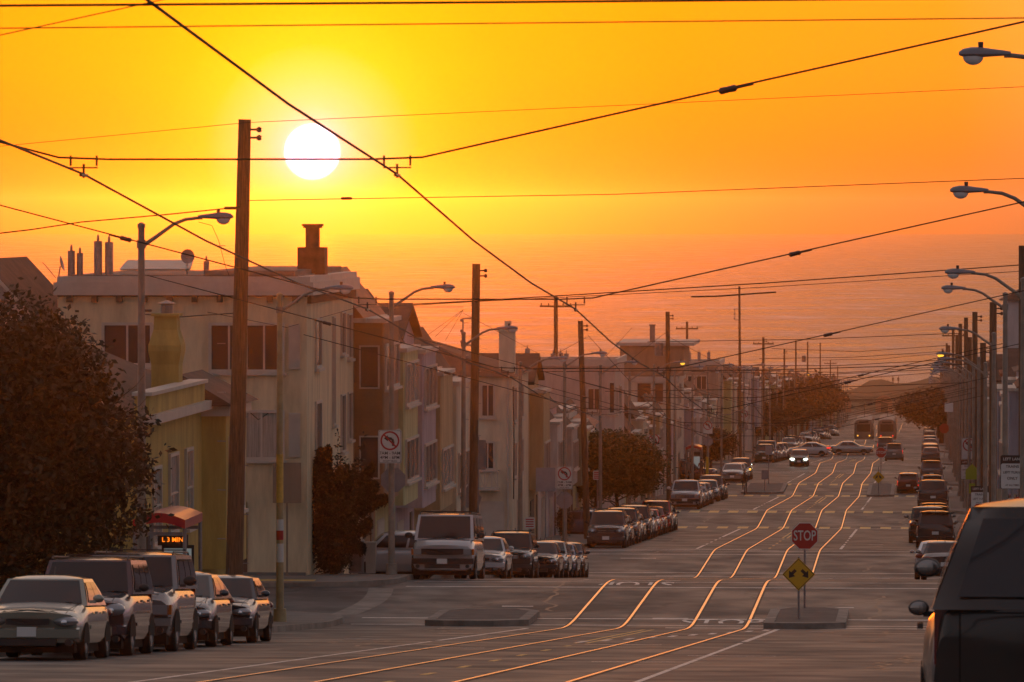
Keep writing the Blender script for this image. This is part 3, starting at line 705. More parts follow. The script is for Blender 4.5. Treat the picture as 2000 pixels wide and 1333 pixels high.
def corners():
    root,P,F,sc,cx,by,w=corner2(1,(.47,.42,.32),'cream corner house with brown hip roof, white balcony and square chimney',8.05,9,11.9,'hip',1.6,[(942,963,753,812,2),(942,963,866,915,2)],kind='stucco')
    b=MB(); y0,y1=(908-cx)/sc,(975-cx)/sc; z0=(by-952)/sc; z1=(by-918)/sc
    b.box(w,w+.9,y0,y1,z0-.12,z0-.003); b.box(w+.84,w+.9,y0,y1,z1-.06,z1); b.box(w,w+.84,y1-.06,y1,z1-.06,z1); b.box(w,w+.84,y0,y0+.06,z1-.06,z1)
    n=5
    for i in range(n):
        a=y0+(y1-y0)*i/n; c=y0+(y1-y0)*(i+1)/n; b.box(w+.85,w+.89,a,a+.05,z0,z1-.06); b.tube([(w+.87,a+.05,z0),(w+.87,c,z1-.06)] if i%2 else [(w+.87,a+.05,z1-.06),(w+.87,c,z0)],.022,4)
    b.box(w+.85,w+.89,y1-.05,y1,z0,z1-.06); b.build('balcony',M['trim'],root)
    g=MB(); mp_box(g,P,(938-cx)/sc,(985-cx)/sc,-.5,(by-980)/sc,0,.05); g.build('garage_door',M['trim'],root)
    c=MB(); c.box(w-3.0,w-2.2,-.75,-.02,7.5,10.1); c.box(w-3.08,w-2.12,-.83,.06,10.1,10.22); c.box(w-2.75,w-2.45,-.5,-.2,10.22,10.6); c.build('chimney',wall('stucco',(.47,.42,.32)),root)
    d=MB(); d.tube([(w+.06,(992-cx)/sc,0),(w+.06,(992-cx)/sc,7.9)],.05,6); d.build('downpipe',M['trim'],root)
    d=MB(); d.tube([(w+.02,(1003-cx)/sc,2.4),(w+.03,(1004-cx)/sc,5),(w+.02,(1002-cx)/sc,7.6)],.03,5); d.build('cable',M['wire'],root)
    root,P,F,sc,cx,by,w=corner2(2,(.42,.33,.29),'pinkish flat roofed corner building with blank side wall and roof vents',9.1,9,11.9,'flat',0,[(1192,1200,748,806,1),(1150,1172,760,800,2)])
    for (pxx,hh) in ((1024,.8),(1075,.5),(1090,.55),(1101,.5),(1130,.45)): vent(root,w-3,max(-8.6,(pxx-cx)/sc),9.1,hh,r=.16)
    root,P,F,sc,cx,by,w=corner2(3,(.46,.41,.33),'cream corner building with two-pane window under a dark raised roof storey',8.0,9,13.9,'flat',0,[(1246,1272,749,785,1),(1276,1296,749,785,1)])
    u=MB(); u.box(1.5,w-.6,-4.4,.5,8.3,10.6); u.build('roof_storey',wall('stucco',(.24,.17,.12)),root)
    u=MB(); u.box(1.0,w-.3,-4.7,1.3,10.6,10.85); u.build('roof',M['trim'],root)
    u=MB(); u.box(w-3,w-2.6,-2.2,-1.8,10.85,12.1); u.box(w-3.05,w-2.55,-2.25,-1.75,12.1,12.2); u.build('chimney',M['galv'],root)
    u=MB(); mp_box(u,P,-3.2,-1.2,-.5,4.6,0,.05); u.build('garage_door',M['darktrim'],root)
    root,P,F,sc,cx,by,w=corner2(4,(.30,.22,.17),'brown flat roofed corner building with pale facade',9.2,12,13.9,'flat',0,[(1345,1356,735,760,1),(1362,1380,735,760,2)])
    for pxx in (1345,1364,1383): vent(root,w-3,(pxx-cx)/sc,9.2,1.0,r=.16)
    corner2(5,(.44,.38,.34),'pale pink flat roofed corner building beside tall mast',8.8,13,11.9,'flat',0,[(1415,1425,760,780,1),(1432,1445,760,780,1)])
corners()

def church():
    s0=XS[2]+11; w=14; h=13.4
    root=thing('church_tower','grey stucco church tower with arched belfry opening and hipped roof at the right edge','building',s0,BL+.3,gz(s0+3),AR)
    wm=wall('stucco',(.40,.38,.38)); a=MB(); a.box(0,5,-5,0,-1,9.4); a.box(5.02,w,-8,0,-1,8.2)
    # belfry stage with real openings: four piers and a lintel
    for (x0,x1) in ((0,1.75),(3.25,5)):
        for (y0,y1) in ((-1.75,0),(-5,-3.25)): a.box(x0,x1,y0,y1,9.4,11.6)
    a.box(0,5,-5,0,11.6,h-.4)
    a.build('wall',wm,root)
    t=MB(); P=[(-.001-.05),(0)]
    for x in (-.06,):
        pts=[(-.5,9.2),(-.5,10.9)]
    f=MB()
    arc=[(-2.5+.82*math.cos(math.pi*i/10),11.0+1.0*math.sin(math.pi*i/10)) for i in range(11)]; arci=[(-2.5+.62*math.cos(math.pi*i/10),11.0+.75*math.sin(math.pi*i/10)) for i in range(11)]
    for i in range(10):
        f.ring([[(-.08,*arc[i]),(-.08,*arc[i+1]),(-.08,*arci[i+1]),(-.08,*arci[i])],[(-.003,*arc[i]),(-.003,*arc[i+1]),(-.003,*arci[i+1]),(-.003,*arci[i])]])
    f.box(-.08,-.003,-3.32,-3.12,9.2,11.0); f.box(-.08,-.003,-1.88,-1.68,9.2,11.0); f.box(-.12,-.003,-3.45,-1.55,9.0,9.2); f.build('belfry_frame',M['darktrim'],root)
    W_=lambda a_,z_,c_:(-c_,a_,z_)
    window(root,W_,-3.0,-2.0,6.9,8.4,pane='curtain',frame='darktrim',mull=1)
    r=MB(); hip(r,0,5,-5,0,h-.4,1.5,.3); r.build('roof',M['roofbrown'],root)
    r=MB(); r.box(5.05,w+.1,-8.1,.2,8.2,8.4); r.build('nave_roof',M['tile'],root)
    c=MB(); c.tube([(2.5,-2.5,h+1),(2.5,-2.5,h+2.2)],.04,6); c.tube([(2.5,-2.85,h+1.85),(2.5,-2.15,h+1.85)],.04,6)
    c.tube([(2.5,-2.5+.25*math.cos(a),h+1.85+.25*math.sin(a)) for a in [math.pi*i/6 for i in range(13)]],.03,5); c.build('cross',M['black'],root)
church()

# ------------------------------------------------------------------ street lamps, poles
_lm={}
def lamp_meshes():
    p=MB(); p.tube([(0,0,-.1),(0,0,.35)],[.19,.17],12); p.tube([(0,0,.35),(0,0,8.75)],[.105,.07],12); p.lathe([(.085,8.72),(.085,8.8),(.02,8.84)],n=12); _lm['pole']=p.mesh('pole',M['lamppaint'],40)
    p2=MB(); p2.v=p.v; p2.f=p.f; p2.m=p.m; _lm['polecream']=p2.mesh('pole',M['lampcream'],40)
    a=MB(); a.tube([(.06,0,8.35),(.35,0,8.55),(.7,0,8.8),(.95,0,8.9),(1.2,0,8.93),(1.32,0,8.93)],[.045,.042,.038,.036,.034,.034],8); a.tube([(.0,0,8.28),(.0,0,8.46)],.10,10); _lm['arm']=a.mesh('arm',M['lamppaint'],40)
    h=MB(); prof=[(1.22,.045,.04),(1.34,.075,.06),(1.5,.11,.08),(1.66,.15,.105),(1.80,.16,.105),(1.92,.13,.08),(1.98,.06,.035)]
    h.ring([[(x,ry*math.cos(t),8.95+rz*math.sin(t)*(1 if math.sin(t)>0 else .45)) for t in [2*math.pi*j/12 for j in range(12)]] for x,ry,rz in prof]); _lm['head']=h.mesh('lamp_head',M['lamphead'],40)
    e=MB(); e.lathe([(.035,9.04),(.04,9.12),(.035,9.13)],(1.66,0,0),n=8); _lm['cell']=e.mesh('photocell',M['black'],40)
    b=MB(); b.ell((1.77,0,8.91),(.15,.13,.12),12,8); _lm['bowl']=b.mesh('lens',M['bowl'],60)
    b2=MB(); b2.ell((1.77,0,8.91),(.15,.13,.12),12,8); _lm['lit']=b2.mesh('lens',M['lit'],60)
lamp_meshes()
def lamp(side,s,t,lit=False,label='',cream=False,scale=1):
    r=thing('street_lamp',label,'street lamp',s,t,gz(s)+.15,-TH if side<0 else math.pi-TH,'street lamps along both pavements')
    link('pole',_lm['polecream' if cream else 'pole'],r); link('arm',_lm['arm'],r); h=link('lamp_head',_lm['head'],r)
    link('photocell',_lm['cell'],h); link('lens',_lm['lit' if lit else 'bowl'],h)
    r.scale=(scale,)*3
    return r
def lamps():
    L=[131,164,190.5]; s=223
    while s<1330: L.append(s); s+=31.4
    for i,s in enumerate(L):
        lit = i in (8,21,24)
        t={1:-10.0,2:-9.3}.get(i,-9.5)
        lab=f"grey street lamp{' with glowing amber bowl' if lit else ''}, {nth(i)} along the left pavement from the camera"
        if i==0: lab='tall street lamp nearest the camera on the left, rising from the big tree'
        if i==1: lab='cream street lamp on the near left junction corner with stickers and yellow paint'
        if i==2: lab='street lamp on the far left junction corner carrying the no left turn sign'
        lamp(-1,s,t,lit,lab,cream=i==1)
    RR=[90,122,155,191]; s=223
    while s<1330: RR.append(s); s+=31.4
    for i,s in enumerate(RR):
        lit=i in (6,16,19)
        lab=f"grey street lamp{' with glowing amber bowl' if lit else ''}, {nth(i)} along the right pavement from the camera"
        lamp(1,s,9.75,lit,lab)
lamps()
def stickers():
    # painted bands and notices on the near corner lamp
    r=thing('pole_notice','small paper notices and yellow painted band wrapped round the near left corner lamp','notice',164,-10.0,gz(164)+.15,-TH)
    for (z0,z1,mt) in ((3.2,4.5,'yellow'),(2.45,2.75,'signwhite'),(2.2,2.45,'signred'),(1.6,2.1,'signwhite')):
        m=MB(); rr=.107-.0035*z0; m.lathe([(rr,z0),(rr,z1)],n=12); m.build('band' if mt=='yellow' else 'notice',M[mt],r,smooth=40)
stickers()
def wood_pole(s,t,h,r0=.16,r1=.12,lean=0,label='',kit=(),z=None):
    root=thing('utility_pole',label,'utility pole',s,t,gz(s)+.1 if z is None else z,-TH,'wooden poles carrying the overhead wires')
    m=MB(); pts=[(lean*k/8,0,h*k/8) for k in range(9)]; m.tube(pts,[r0+(r1-r0)*k/8 for k in range(9)],12); m.build('pole',M['wood'],root,smooth=50)
    for q in kit:
        if q=='ins':
            for dz in (.25,.45):
                i=MB(); i.tube([(lean+r1-.02,0,h-dz),(lean+r1+.18,0,h-dz)],.03,6); i.lathe([(.02,-.07),(.07,-.04),(.05,0),(.07,.03),(.02,.07)],(lean+r1+.2,0,h-dz),n=10); i.build('insulator',M['insul'],root)
        if q=='rack':
            i=MB(); i.box(lean*.85-r1-.35,lean*.85-r1,-.03,.03,h-2.05,h-2.0); i.box(lean*.85-r1-.35,lean*.85-r1,-.03,.03,h-3.05,h-3.0); i.box(lean*.85-r1-.35,lean*.85-r1-.3,-.03,.03,h-3.05,h-2.0)
            for z in (2.1,2.5,2.9): i.lathe([(.03,-.06),(.06,0),(.03,.06)],(lean*.85-r1-.38,0,h-z),n=8)
            i.build('insulator_rack',M['steel'],root)
        if q=='arm':
            i=MB(); i.box(-1.1+lean,1.1+lean,-.06,.06,h-.75,h-.62)
            for x in (-1,-.5,.5,1): i.lathe([(.03,0),(.05,.08),(.03,.16)],(x+lean,0,h-.62),n=8)
            i.build('crossarm',M['wood'],root)
        if q=='trans':
            i=MB(); i.lathe([(.2,0),(.28,.04),(.28,.85),(.2,.9)],(lean-.55,0,h-2.9),n=14); i.box(lean-.3,lean,-.04,.04,h-2.6,h-2.5); i.build('transformer',M['galv'],root,smooth=40)
        if q=='steps':
            i=MB()
            for k in range(14): i.tube([((-1)**k*r0*.8,0,1.6+k*.6),((-1)**k*(r0+.16),0,1.6+k*.6)],.012,5)
            i.build('climbing_step',M['steel'],root)
    return root
def poles():
    wood_pole(150,-9.68,12.5,.225,.155,.30,'thick leaning wooden pole, tallest and nearest on the left, beside the yellow house',('ins','steps'))
    wood_pole(228,-9.55,11.6,.165,.15,.15,'thick wooden pole standing behind the white van',('ins','rack','steps'))
    wood_pole(305,-9.5,10.9,.17,.13,-.35,'leaning wooden pole behind the second no left turn sign',('ins',))
    wood_pole(400,-9.4,12.5,.17,.14,-.1,'wooden pole with drum transformer in front of the dark raised roof storey',('ins','trans'))
    wood_pole(554,-9.4,16.3,.16,.09,-.1,'tall slim mast rising highest over the left roofs',('rack',))
    wood_pole(420,-18,13.6,.15,.14,0,'wooden pole with crossarm standing behind the left roofs',('arm',),z=-19.6)
    wood_pole(640,-9.6,12.5,.16,.13,0,'wooden pole with brackets just right of the tall slim mast',('ins','arm'))
    wood_pole(600,-16,13.5,.14,.12,0,'thin wooden pole behind the roofs just left of the tall mast',('arm',))
    for i,(s,h,k) in enumerate(((735,12,('ins',)),(800,13.5,()),(880,14,('trans',)),(985,15,()),(1090,13,('arm',)),(1180,12,()))):
        wood_pole(s,-9.6,h,.15,.1,0,f'slim wooden pole far down the left pavement, {nth(i)} beyond the bracketed pole',k)
    for i,(s,h,k) in enumerate(((165,10.2,()),(244,10.9,('ins',)),(291,9.6,('ins',)),(330,11.9,('ins',)),(375,10.6,()),(415,12.4,()),(470,12.2,('ins',)),(530,12,()),(610,13,('arm',)),(700,12,()),(790,13,()),(880,12,('arm',)),(980,14,()),(1100,12,()))):
        wood_pole(s,9.95,h,.17,.14,.04*((i%3)-1),f'wooden pole on the right pavement, {nth(i)} from the camera',k)
poles()

# ------------------------------------------------------------------ overhead wires
def wire(name,label,cat,pts,r,group=None,sag=0,n=1,mat_='wire'):
    P=[Vector(p) for p in pts]; out=[]
    for a,b in zip(P,P[1:]):
        for i in range(n): u=i/n; q=a.lerp(b,u); q.z-=sag*4*u*(1-u); out.append(q)
    out.append(P[-1]); m=MB(); m.tube(out,r,5); o=m.build(name,M[mat_]); tag(o,label,cat,group); return o
def pt(s,t,z): X,Y=wp(s,t); return Vector((X,Y,z))
def at(pxx,py,d): return Vector(((pxx-1000)/12000*d, d, -(py-408)/12000*d))
SPANS=[65.2+33.4*k for k in range(28)]
def wires():
    H=5.74
    for t,l in ((-1.68,'contact wire over the left tram track'),(1.68,'contact wire over the right tram track, crossing in front of the sun')):
        pts=[pt(s,t,gz(s)+H) for s in [31.8]+SPANS]; wire('contact_wire','long black '+l,'overhead wire',pts,.013,'tram contact wires',.12,3)
    for i,s in enumerate(SPANS):
        z=gz(s)+H+.16; zl=gz(s)+7.9; zr=gz(s)+7.7
        tl=-9.5; tr=9.9
        root=thing('span_wire',f'black cross-street span wire carrying both contact wires, {nth(i)} from the camera','overhead wire',s,0,0,0,'span wires over the street',loc=(0,0,0))
        P=[pt(s,tl,zl),pt(s,-1.95,z+.02),pt(s,-1.42,z),pt(s,1.42,z),pt(s,1.95,z+.02),pt(s,tr,zr)]
        m=MB(); m.tube(P,.011 if i<4 else .012,5); m.build('cable',M['wire'],root)
        for t in (-1.68,1.68):
            k=MB(); 
            for dt in (-.14,.14):
                a=pt(s,t+dt,z+.04); k.tube([a,a-Vector((0,0,.11))],.013,6)
            a=pt(s,t,z); k.tube([pt(s,t-.15,z-.09),pt(s,t+.15,z-.09)],.008,5); k.tube([a-Vector((0,0,.05)),a-Vector((0,0,.20))],.014,6); k.tube([pt(s-.25,t,z-.17),pt(s+.25,t,z-.17)],.018,6)
            if i<12: k.build('hanger',M['insul'],root)
        if i<12:
            for t in (5.2,-5.6):
                u=(t-1.95)/(tr-1.95) if t>0 else (-1.95-t)/(-1.95-tl)
                zz=z+((zr if t>0 else zl)-z)*u
                c=pt(s,t,zz); sgn=1 if t>0 else -1; d=(P[-1]-P[-2] if t>0 else P[0]-P[1]).normalized()
                k=MB(); k.tube([c-d*.10,c-d*.08,c,c+d*.08,c+d*.10],[.015,.038,.034,.038,.015],8); k.tube([c+d*.10,c+d*.28],.016,6); k.build('strain_insulator',M['insul'],root)
    G='utility cables crossing high over the street'
    def cable(lab,pts,r=.012,sag=0,n=8,clips=()):
        o=wire('utility_cable',lab,'overhead cable',pts,r,G,sag,n)
        for (a,b,d,l) in clips:
            c=at(a,b,d); m=MB(); m.tube([c-Vector((l,0,0)),c-Vector((l*.8,0,0)),c+Vector((l*.8,0,0)),c+Vector((l,0,0))],[.015,.035,.035,.015],8); m.build('clamp',M['insul'],o)
    cable('topmost thick cable running right across the top edge of the view',[at(-4300,44,42),at(-300,14,42),at(1000,5,42),at(5300,-32,42)],.009)
    cable('thin level cable just below the topmost cable',[at(-4200,98,42),at(5300,3,42)],.0045)
    cable('short cable rising steeply out of the top left corner',[at(-3200,766,40),at(2420,-457,40)],.004)
    cable('faint cable sloping behind the top of the nearest wooden pole',[at(-1500,430,150),at(483,240,150),at(3300,110,150)],.007)
    cable('thin cable with a clamp strung just under the sun',[at(484,392,150),at(1200,380,151),at(3300,298,152)],.010,clips=[(677,388,150,.14)])
    cable('cable curving from the left edge up to the nearest wooden pole',[at(-300,470,148),at(0,456,148),at(60,449,148),at(160,434,149),at(330,419,149),at(468,405,150)],.016,clips=[(450,407,150,.16)])
    cable('drooping service wire hanging below the nearest lamp head',[at(388,434,131),at(414,441,131),at(427,470,131),at(440,520,131),at(448,540,131)],.006)
    cable('upper thick cable of the pair ending behind the white van pole',[at(560,608,228),at(930,588,228),at(1500,553,232),at(2300,496,236)],.022)
    cable('lower thinner cable of the pair ending behind the white van pole',[at(560,612,228),at(920,590,228),at(1500,561,232),at(2300,511,236)],.013)
    cable('heavy level cable crossing the sea above the utility poles',[at(1350,580,230),at(1400,579,230),at(1515,571,232)],.03)
    cable('thin cable reaching left over the corner apartment block',[at(405,610,188),at(560,640,188),at(700,600,200),at(905,600,228)],.01)
    cable('cable running level across the apartment windows',[at(270,613,160),at(345,620,160),at(460,612,158)],.014,clips=[(288,607,160,.12)])
    rnd=random.Random(5)
    for i in range(14):
        d=300+i*62; y=700+rnd.uniform(-48,60)+i*2; 
        cable(f'thin level cable over the far street, {nth(i)} nearest of the distant ones',[at(1809-19.2/d*12000+rnd.uniform(-20,20),y+rnd.uniform(-4,10),d),at(1809-8/d*12000,y+4,d),at(1809+2.4/d*12000,y-8,d+3)],.014+d*3e-5)
    for i,(x0,y0,x1,y1) in enumerate(((905,605,835,655),(905,605,850,658),(905,605,870,665),(905,612,1050,690))):
        cable(f'service drop wire fanning from the white van pole to the roofs, {nth(i)} from the left',[at(x0,y0,228),at(x1,y1,226)],.008,n=2)
    for i,(x0,y0,x1,y1,d) in enumerate(((1145,660,1015,730,305),(1148,655,1230,745,305),(1300,650,1210,720,400),(1300,655,1440,730,400),(1235,640,1180,700,420))):
        cable(f'slanting service wire between poles and left roofs, {nth(i)} of its kind from the left',[at(x0,y0,d),at(x1,y1,d)],.014,n=2)
wires()
# ------------------------------------------------------------------ vehicles
def lerp(a,b,u): return a+(b-a)*u
def sst(x): x=max(0,min(1,x)); return x*x*(3-2*x)
# L,W,H length width height; hood, belt, trunk heights; f0/f1 windscreen base/top x; r0/r1 rear glass base/top x; tw roof half width ratio
TYPES={
 'sedan':dict(L=4.6,W=1.74,H=1.42,hood=.82,belt=.93,trunk=.95,f0=.95,f1=.28,r0=-1.65,r1=-1.05,tw=.74,wr=.31,wb=2.65,nose=.765),
 'hatch':dict(L=4.2,W=1.72,H=1.48,hood=.86,belt=.95,trunk=.98,f0=1.0,f1=.25,r0=-2.0,r1=-1.45,tw=.74,wr=.31,wb=2.6,nose=.79),
 'liftback':dict(L=4.45,W=1.74,H=1.49,hood=.86,belt=.97,trunk=1.08,f0=1.25,f1=.30,r0=-2.1,r1=-.85,tw=.72,wr=.31,wb=2.7,nose=.78),
 'suv':dict(L=4.6,W=1.82,H=1.75,hood=1.02,belt=1.10,trunk=1.1,f0=.95,f1=.42,r0=-2.22,r1=-1.95,tw=.80,wr=.36,wb=2.65,nose=.93),
 'bigsuv':dict(L=4.95,W=1.92,H=1.86,hood=1.10,belt=1.18,trunk=1.18,f0=.95,f1=.50,r0=-2.42,r1=-2.15,tw=.82,wr=.39,wb=2.85,nose=.95),
 'closesuv':dict(L=4.9,W=1.94,H=1.92,hood=1.12,belt=1.20,trunk=1.2,f0=.95,f1=.50,r0=-2.40,r1=-1.95,tw=.66,wr=.39,wb=2.85,nose=.95),
 'van':dict(L=5.4,W=2.0,H=2.08,hood=1.18,belt=1.24,trunk=1.24,f0=1.95,f1=1.35,r0=-2.66,r1=-2.6,tw=.86,wr=.37,wb=3.5,nose=1.02),
 'pickup':dict(L=5.3,W=1.88,H=1.80,hood=1.08,belt=1.16,trunk=1.12,f0=.95,f1=.45,r0=-.75,r1=-.62,tw=.80,wr=.38,wb=3.3,nose=.95),
 'micro':dict(L=2.7,W=1.56,H=1.55,hood=.95,belt=1.0,trunk=1.02,f0=1.0,f1=.45,r0=-1.28,r1=-1.1,tw=.76,wr=.29,wb=1.87,nose=.8),
}
_cm={}
def car_meshes(kind):
    if kind in _cm: return _cm[kind]
    T=TYPES[kind]; L,W,H=T['L'],T['W'],T['H']; w=W/2; xf=L/2; D={}
    belt=T['belt']
    def ztop(x):
        if x>T['f0']:
            u=(x-T['f0'])/(xf-T['f0']); return lerp(belt,T['hood'],sst(u*1.6))*(1-sst((u-.82)/.18)) + sst((u-.82)/.18)*T['nose']
        if x<T['r0']:
            u=(T['r0']-x)/max(.05,(T['r0']+xf)); return lerp(belt,T['trunk'],sst(u*3))-(.14*sst((u-.6)/.4))
        return belt
    def wid(x):
        u=abs(x)/xf; return w*(1-.07*sst((u-.55)/.45))
    n=22; xs=[-xf+L*i/n for i in range(n+1)]
    xs=[-xf,-xf+.04]+xs[1:-1]+[xf-.04,xf]
    def ring(x,k=1):
        zt=ztop(x); ww=wid(x)*k; zb=.22 if abs(x)<xf-.5 else .22+.08*sst((abs(x)-xf+.5)/.5); hh=zt-zb
        half=[(0,zb),(.78,zb),(.95,zb+.06),(.995,zb+.2*hh),(1,zb+.55*hh),(.985,zb+.76*hh),(.95,zb+.9*hh),(.86,zb+hh),(.5,zb+hh+.03),(0,zb+hh+.045)]
        pts=[]
        cur=.30*sst((abs(x)-(xf-.75))/.75)
        for y,z in half: pts.append((x-math.copysign(cur*abs(y)**3,x), y*ww, z))
        for y,z in half[-2:0:-1]: pts.append((x-math.copysign(cur*abs(y)**3,x), -y*ww, z))
        return pts
    b=MB(); b.ring([ring(x,.985 if i in (0,len(xs)-1) else 1) for i,x in enumerate(xs)])
    # side mouldings
    for sg in (-1,1): b.box(-T['wb']/2+T['wr']+.12,T['wb']/2-T['wr']-.12,sg*(w-.01),sg*(w+.018),.52,.58)
    D['body']=('body',b,'P',35)
    ub=MB(); ub.box(-xf+.35,xf-.35,-w+.12,w-.12,.13,.34); D['under']=('underbody',ub,'archblack',None)
    # greenhouse
    bulge=.16 if kind!='van' else .08
    wb_=w*.93; wt=w*T['tw']; zb=belt-.02; zt=H-.06
    def front(u,v,o=0): return (lerp(T['f0']+.05,T['f1'],v)-bulge*u*u*(1-.3*v)+o, u*(lerp(wb_,wt,v)), lerp(zb,zt,v)+o*.6)
    def rear(u,v,o=0): return (lerp(T['r0']-.02,T['r1'],v)+bulge*.6*u*u-o, u*(lerp(wb_,wt,v)), lerp(zb,zt,v)+o*.3)
    def sidep(u,v,sg,o=0):
        a=rear(1,v); c=front(1,v); yy=lerp(wb_,wt,v)+.02*math.sin(math.pi*v)
        return (lerp(a[0],c[0],u), sg*(yy+o), lerp(zb,zt,v)+o*.3)
    g=MB()
    def grid(fn,us,vs,m=0):
        base=len(g.v)
        for v in vs:
            for u in us: g.v.append(fn(u,v))
        k=len(us)
        for i in range(len(vs)-1):
            for j in range(k-1): g.f.append((base+i*k+j,base+i*k+j+1,base+(i+1)*k+j+1,base+(i+1)*k+j)); g.m.append(m)
    U=[-1,-.6,-.2,.2,.6,1]; V=[0,.5,1]
    grid(front,U,V); grid(rear,U,V)
    for sg in (-1,1): grid(lambda u,v:sidep(u,v,sg),[0,.33,.66,1],V)
    # roof, domed
    base=len(g.v); ks=9; ju=[-1,-.85,-.5,0,.5,.85,1]
    for i in range(ks+1):
        f_=i/ks
        for u in ju:
            a=rear(u,1); c=front(u,1); x=lerp(a[0],c[0],f_); edge=(1-abs(u)**4)*(math.sin(math.pi*f_)**.45 if 0<f_<1 else 0)
            g.v.append((x,u*wt,zt+.075*edge))
    k=len(ju)
    for i in range(ks):
        for j in range(k-1): g.f.append((base+i*k+j,base+i*k+j+1,base+(i+1)*k+j+1,base+(i+1)*k+j)); g.m.append(0)
    D['roof']=('roof',g,'P',40)
    def pane(name,fn,u0,u1,v0,v1,nu=6,nv=3,o=.012,skew=(0,0,0,0),m='carglass'):
        p=MB(); base=0
        for i in range(nv+1):
            v=lerp(v0,v1,i/nv)
            for j in range(nu+1):
                a=lerp(u0+skew[0]*(i/nv),u1+skew[1]*(i/nv),j/nu); p.v.append(fn(a,v))
        for i in range(nv):
            for j in range(nu): a=i*(nu+1)+j; p.f.append((a,a+1,a+nu+2,a+nu+1)); p.m.append(0)
        return (name,p,m,60)
    o=.012
    D['windshield']=pane('windshield',lambda u,v:front(u,v,o),-.9,.9,.07,.93)
    ws=MB(); q=[front(u,v,.008) for u,v in [(-.93,.03)]+[(-.93+1.86*i/6,.03) for i in range(7)]+[(.93,.97)]+[(.93-1.86*i/6,.97) for i in range(7)]+[(-.93,.03)]]; ws.tube(q,.012,4); D['ws']=('window_seal',ws,'archblack',None)
    D['rear_window']=pane('rear_window',lambda u,v:rear(u,v,o),-.84,.84,.12 if kind!='van' else .2,.88)
    for sg,nm in ((-1,'a'),(1,'b')):
        S=lambda u,v,sg=sg:sidep(u,v,sg,.010)
        if kind in('micro',): cuts=[(.10,.38),(.42,.92)]
        elif kind=='pickup': cuts=[(.12,.9)]
        elif kind=='van': cuts=[(.03,.34),(.37,.66),(.72,.95)]
        elif kind in('suv','bigsuv','closesuv'): cuts=[(.05,.30),(.33,.60),(.63,.93)]
        else: cuts=[(.13,.50),(.53,.93)]
        for i,(a,c) in enumerate(cuts): D[f'side{nm}{i}']=pane('side_window',S,a,c,.12,.88,3,2)
    hs=MB(); hx=xf-.13; hs.tube([(T['f0']+.06,-w*.80,ztop(T['f0']+.06)+.012)]+[(hx-.30*abs(y)**3-.02,y*w,ztop(hx-.02)+.03+.015*(1-abs(y))) for y in (-.72,-.4,0,.4,.72)]+[(T['f0']+.06,w*.80,ztop(T['f0']+.06)+.012)],.006,4); D['seam']=('hood_seam',hs,'archblack',None)
    # wheels
    wr=T['wr']; hb=T['wb']/2
    for xw in (-hb,hb):
        for sg in (-1,1):
            t=MB(); y0=w-.21; 
            t.lathe([(wr*.62,y0),(wr*.93,y0),(wr,y0+.03),(wr,y0+.18),(wr*.93,y0+.212),(wr*.66,y0+.212),(wr*.64,y0+.17)],axis='y',n=22)
            for i,v in enumerate(t.v): t.v[i]=(v[0]+xw,v[1]*sg,v[2]+wr)
            r=MB(); r.lathe([(.02,y0+.195),(.05,y0+.2),(.06,y0+.18),(wr*.12,y0+.175)],axis='y',n=10)
            for k in range(5):
                a=2*math.pi*k/5+.3; ca,sa=math.cos(a),math.sin(a); q=wr*.60; h_=.045
                r.ring([[(ca*.03-sa*h_,y0+.17,sa*.03+ca*h_),(ca*.03+sa*h_,y0+.17,sa*.03-ca*h_),(ca*.03+sa*h_,y0+.195,sa*.03-ca*h_),(ca*.03-sa*h_,y0+.195,sa*.03+ca*h_)],[(ca*q-sa*h_,y0+.18,sa*q+ca*h_),(ca*q+sa*h_,y0+.18,sa*q-ca*h_),(ca*q+sa*h_,y0+.2,sa*q-ca*h_),(ca*q-sa*h_,y0+.2,sa*q+ca*h_)]])
            r.ring([[(math.cos(2*math.pi*j/20)*rr,yy,math.sin(2*math.pi*j/20)*rr) for j in range(20)] for rr,yy in ((wr*.66,y0+.205),(wr*.58,y0+.205),(wr*.56,y0+.16),(wr*.62,y0+.15))],False)
            for i,v in enumerate(r.v): r.v[i]=(v[0]+xw,v[1]*sg,v[2]+wr)
            D[f'wheel{xw>0}{sg}']=('wheel',t,'tyre',40,('rim',r,'rim',40))
    for xw in (-hb,hb):
        for sg in (-1,1):
            a=MB(); rr=wr+.035; pts=[(xw+rr*math.cos(math.pi*i/14),wr-.02+rr*math.sin(math.pi*i/14)) for i in range(15)]
            a.ring([[(x,sg*(w-.03),z) for x,z in pts],[(x,sg*(w+.006),z) for x,z in pts]])
            D[f'arch{xw>0}{sg}']=('wheel_arch',a,'archblack',40)
    # nose
    nz=T['nose']
    def nose_x(y): return xf-.30*(abs(y)/w)**3
    g2=MB(); gw={'van':.66,'sedan':.36,'hatch':.34,'liftback':.3,'suv':.40,'bigsuv':.36,'pickup':.6,'micro':.3}.get(kind,.36); gh={'van':.2,'bigsuv':.20,'pickup':.2,'suv':.15}.get(kind,.11)
    zc=nz-.07-gh/2
    rows=4 if gh>.15 else 2
    pts=[]
    yy=[-gw,-gw*.5,0,gw*.5,gw]
    g2.ring([[(nose_x(y)-.05,y,zc-gh/2*(1-.25*(abs(y)/gw)**4)) for y in yy]+[(nose_x(y)-.05,y,zc+gh/2) for y in reversed(yy)],[(nose_x(y)+.012,y,zc-gh/2*(1-.25*(abs(y)/gw)**4)) for y in yy]+[(nose_x(y)+.012,y,zc+gh/2) for y in reversed(yy)]])
    D['grille']=('grille',g2,'black',None)
    s=MB()
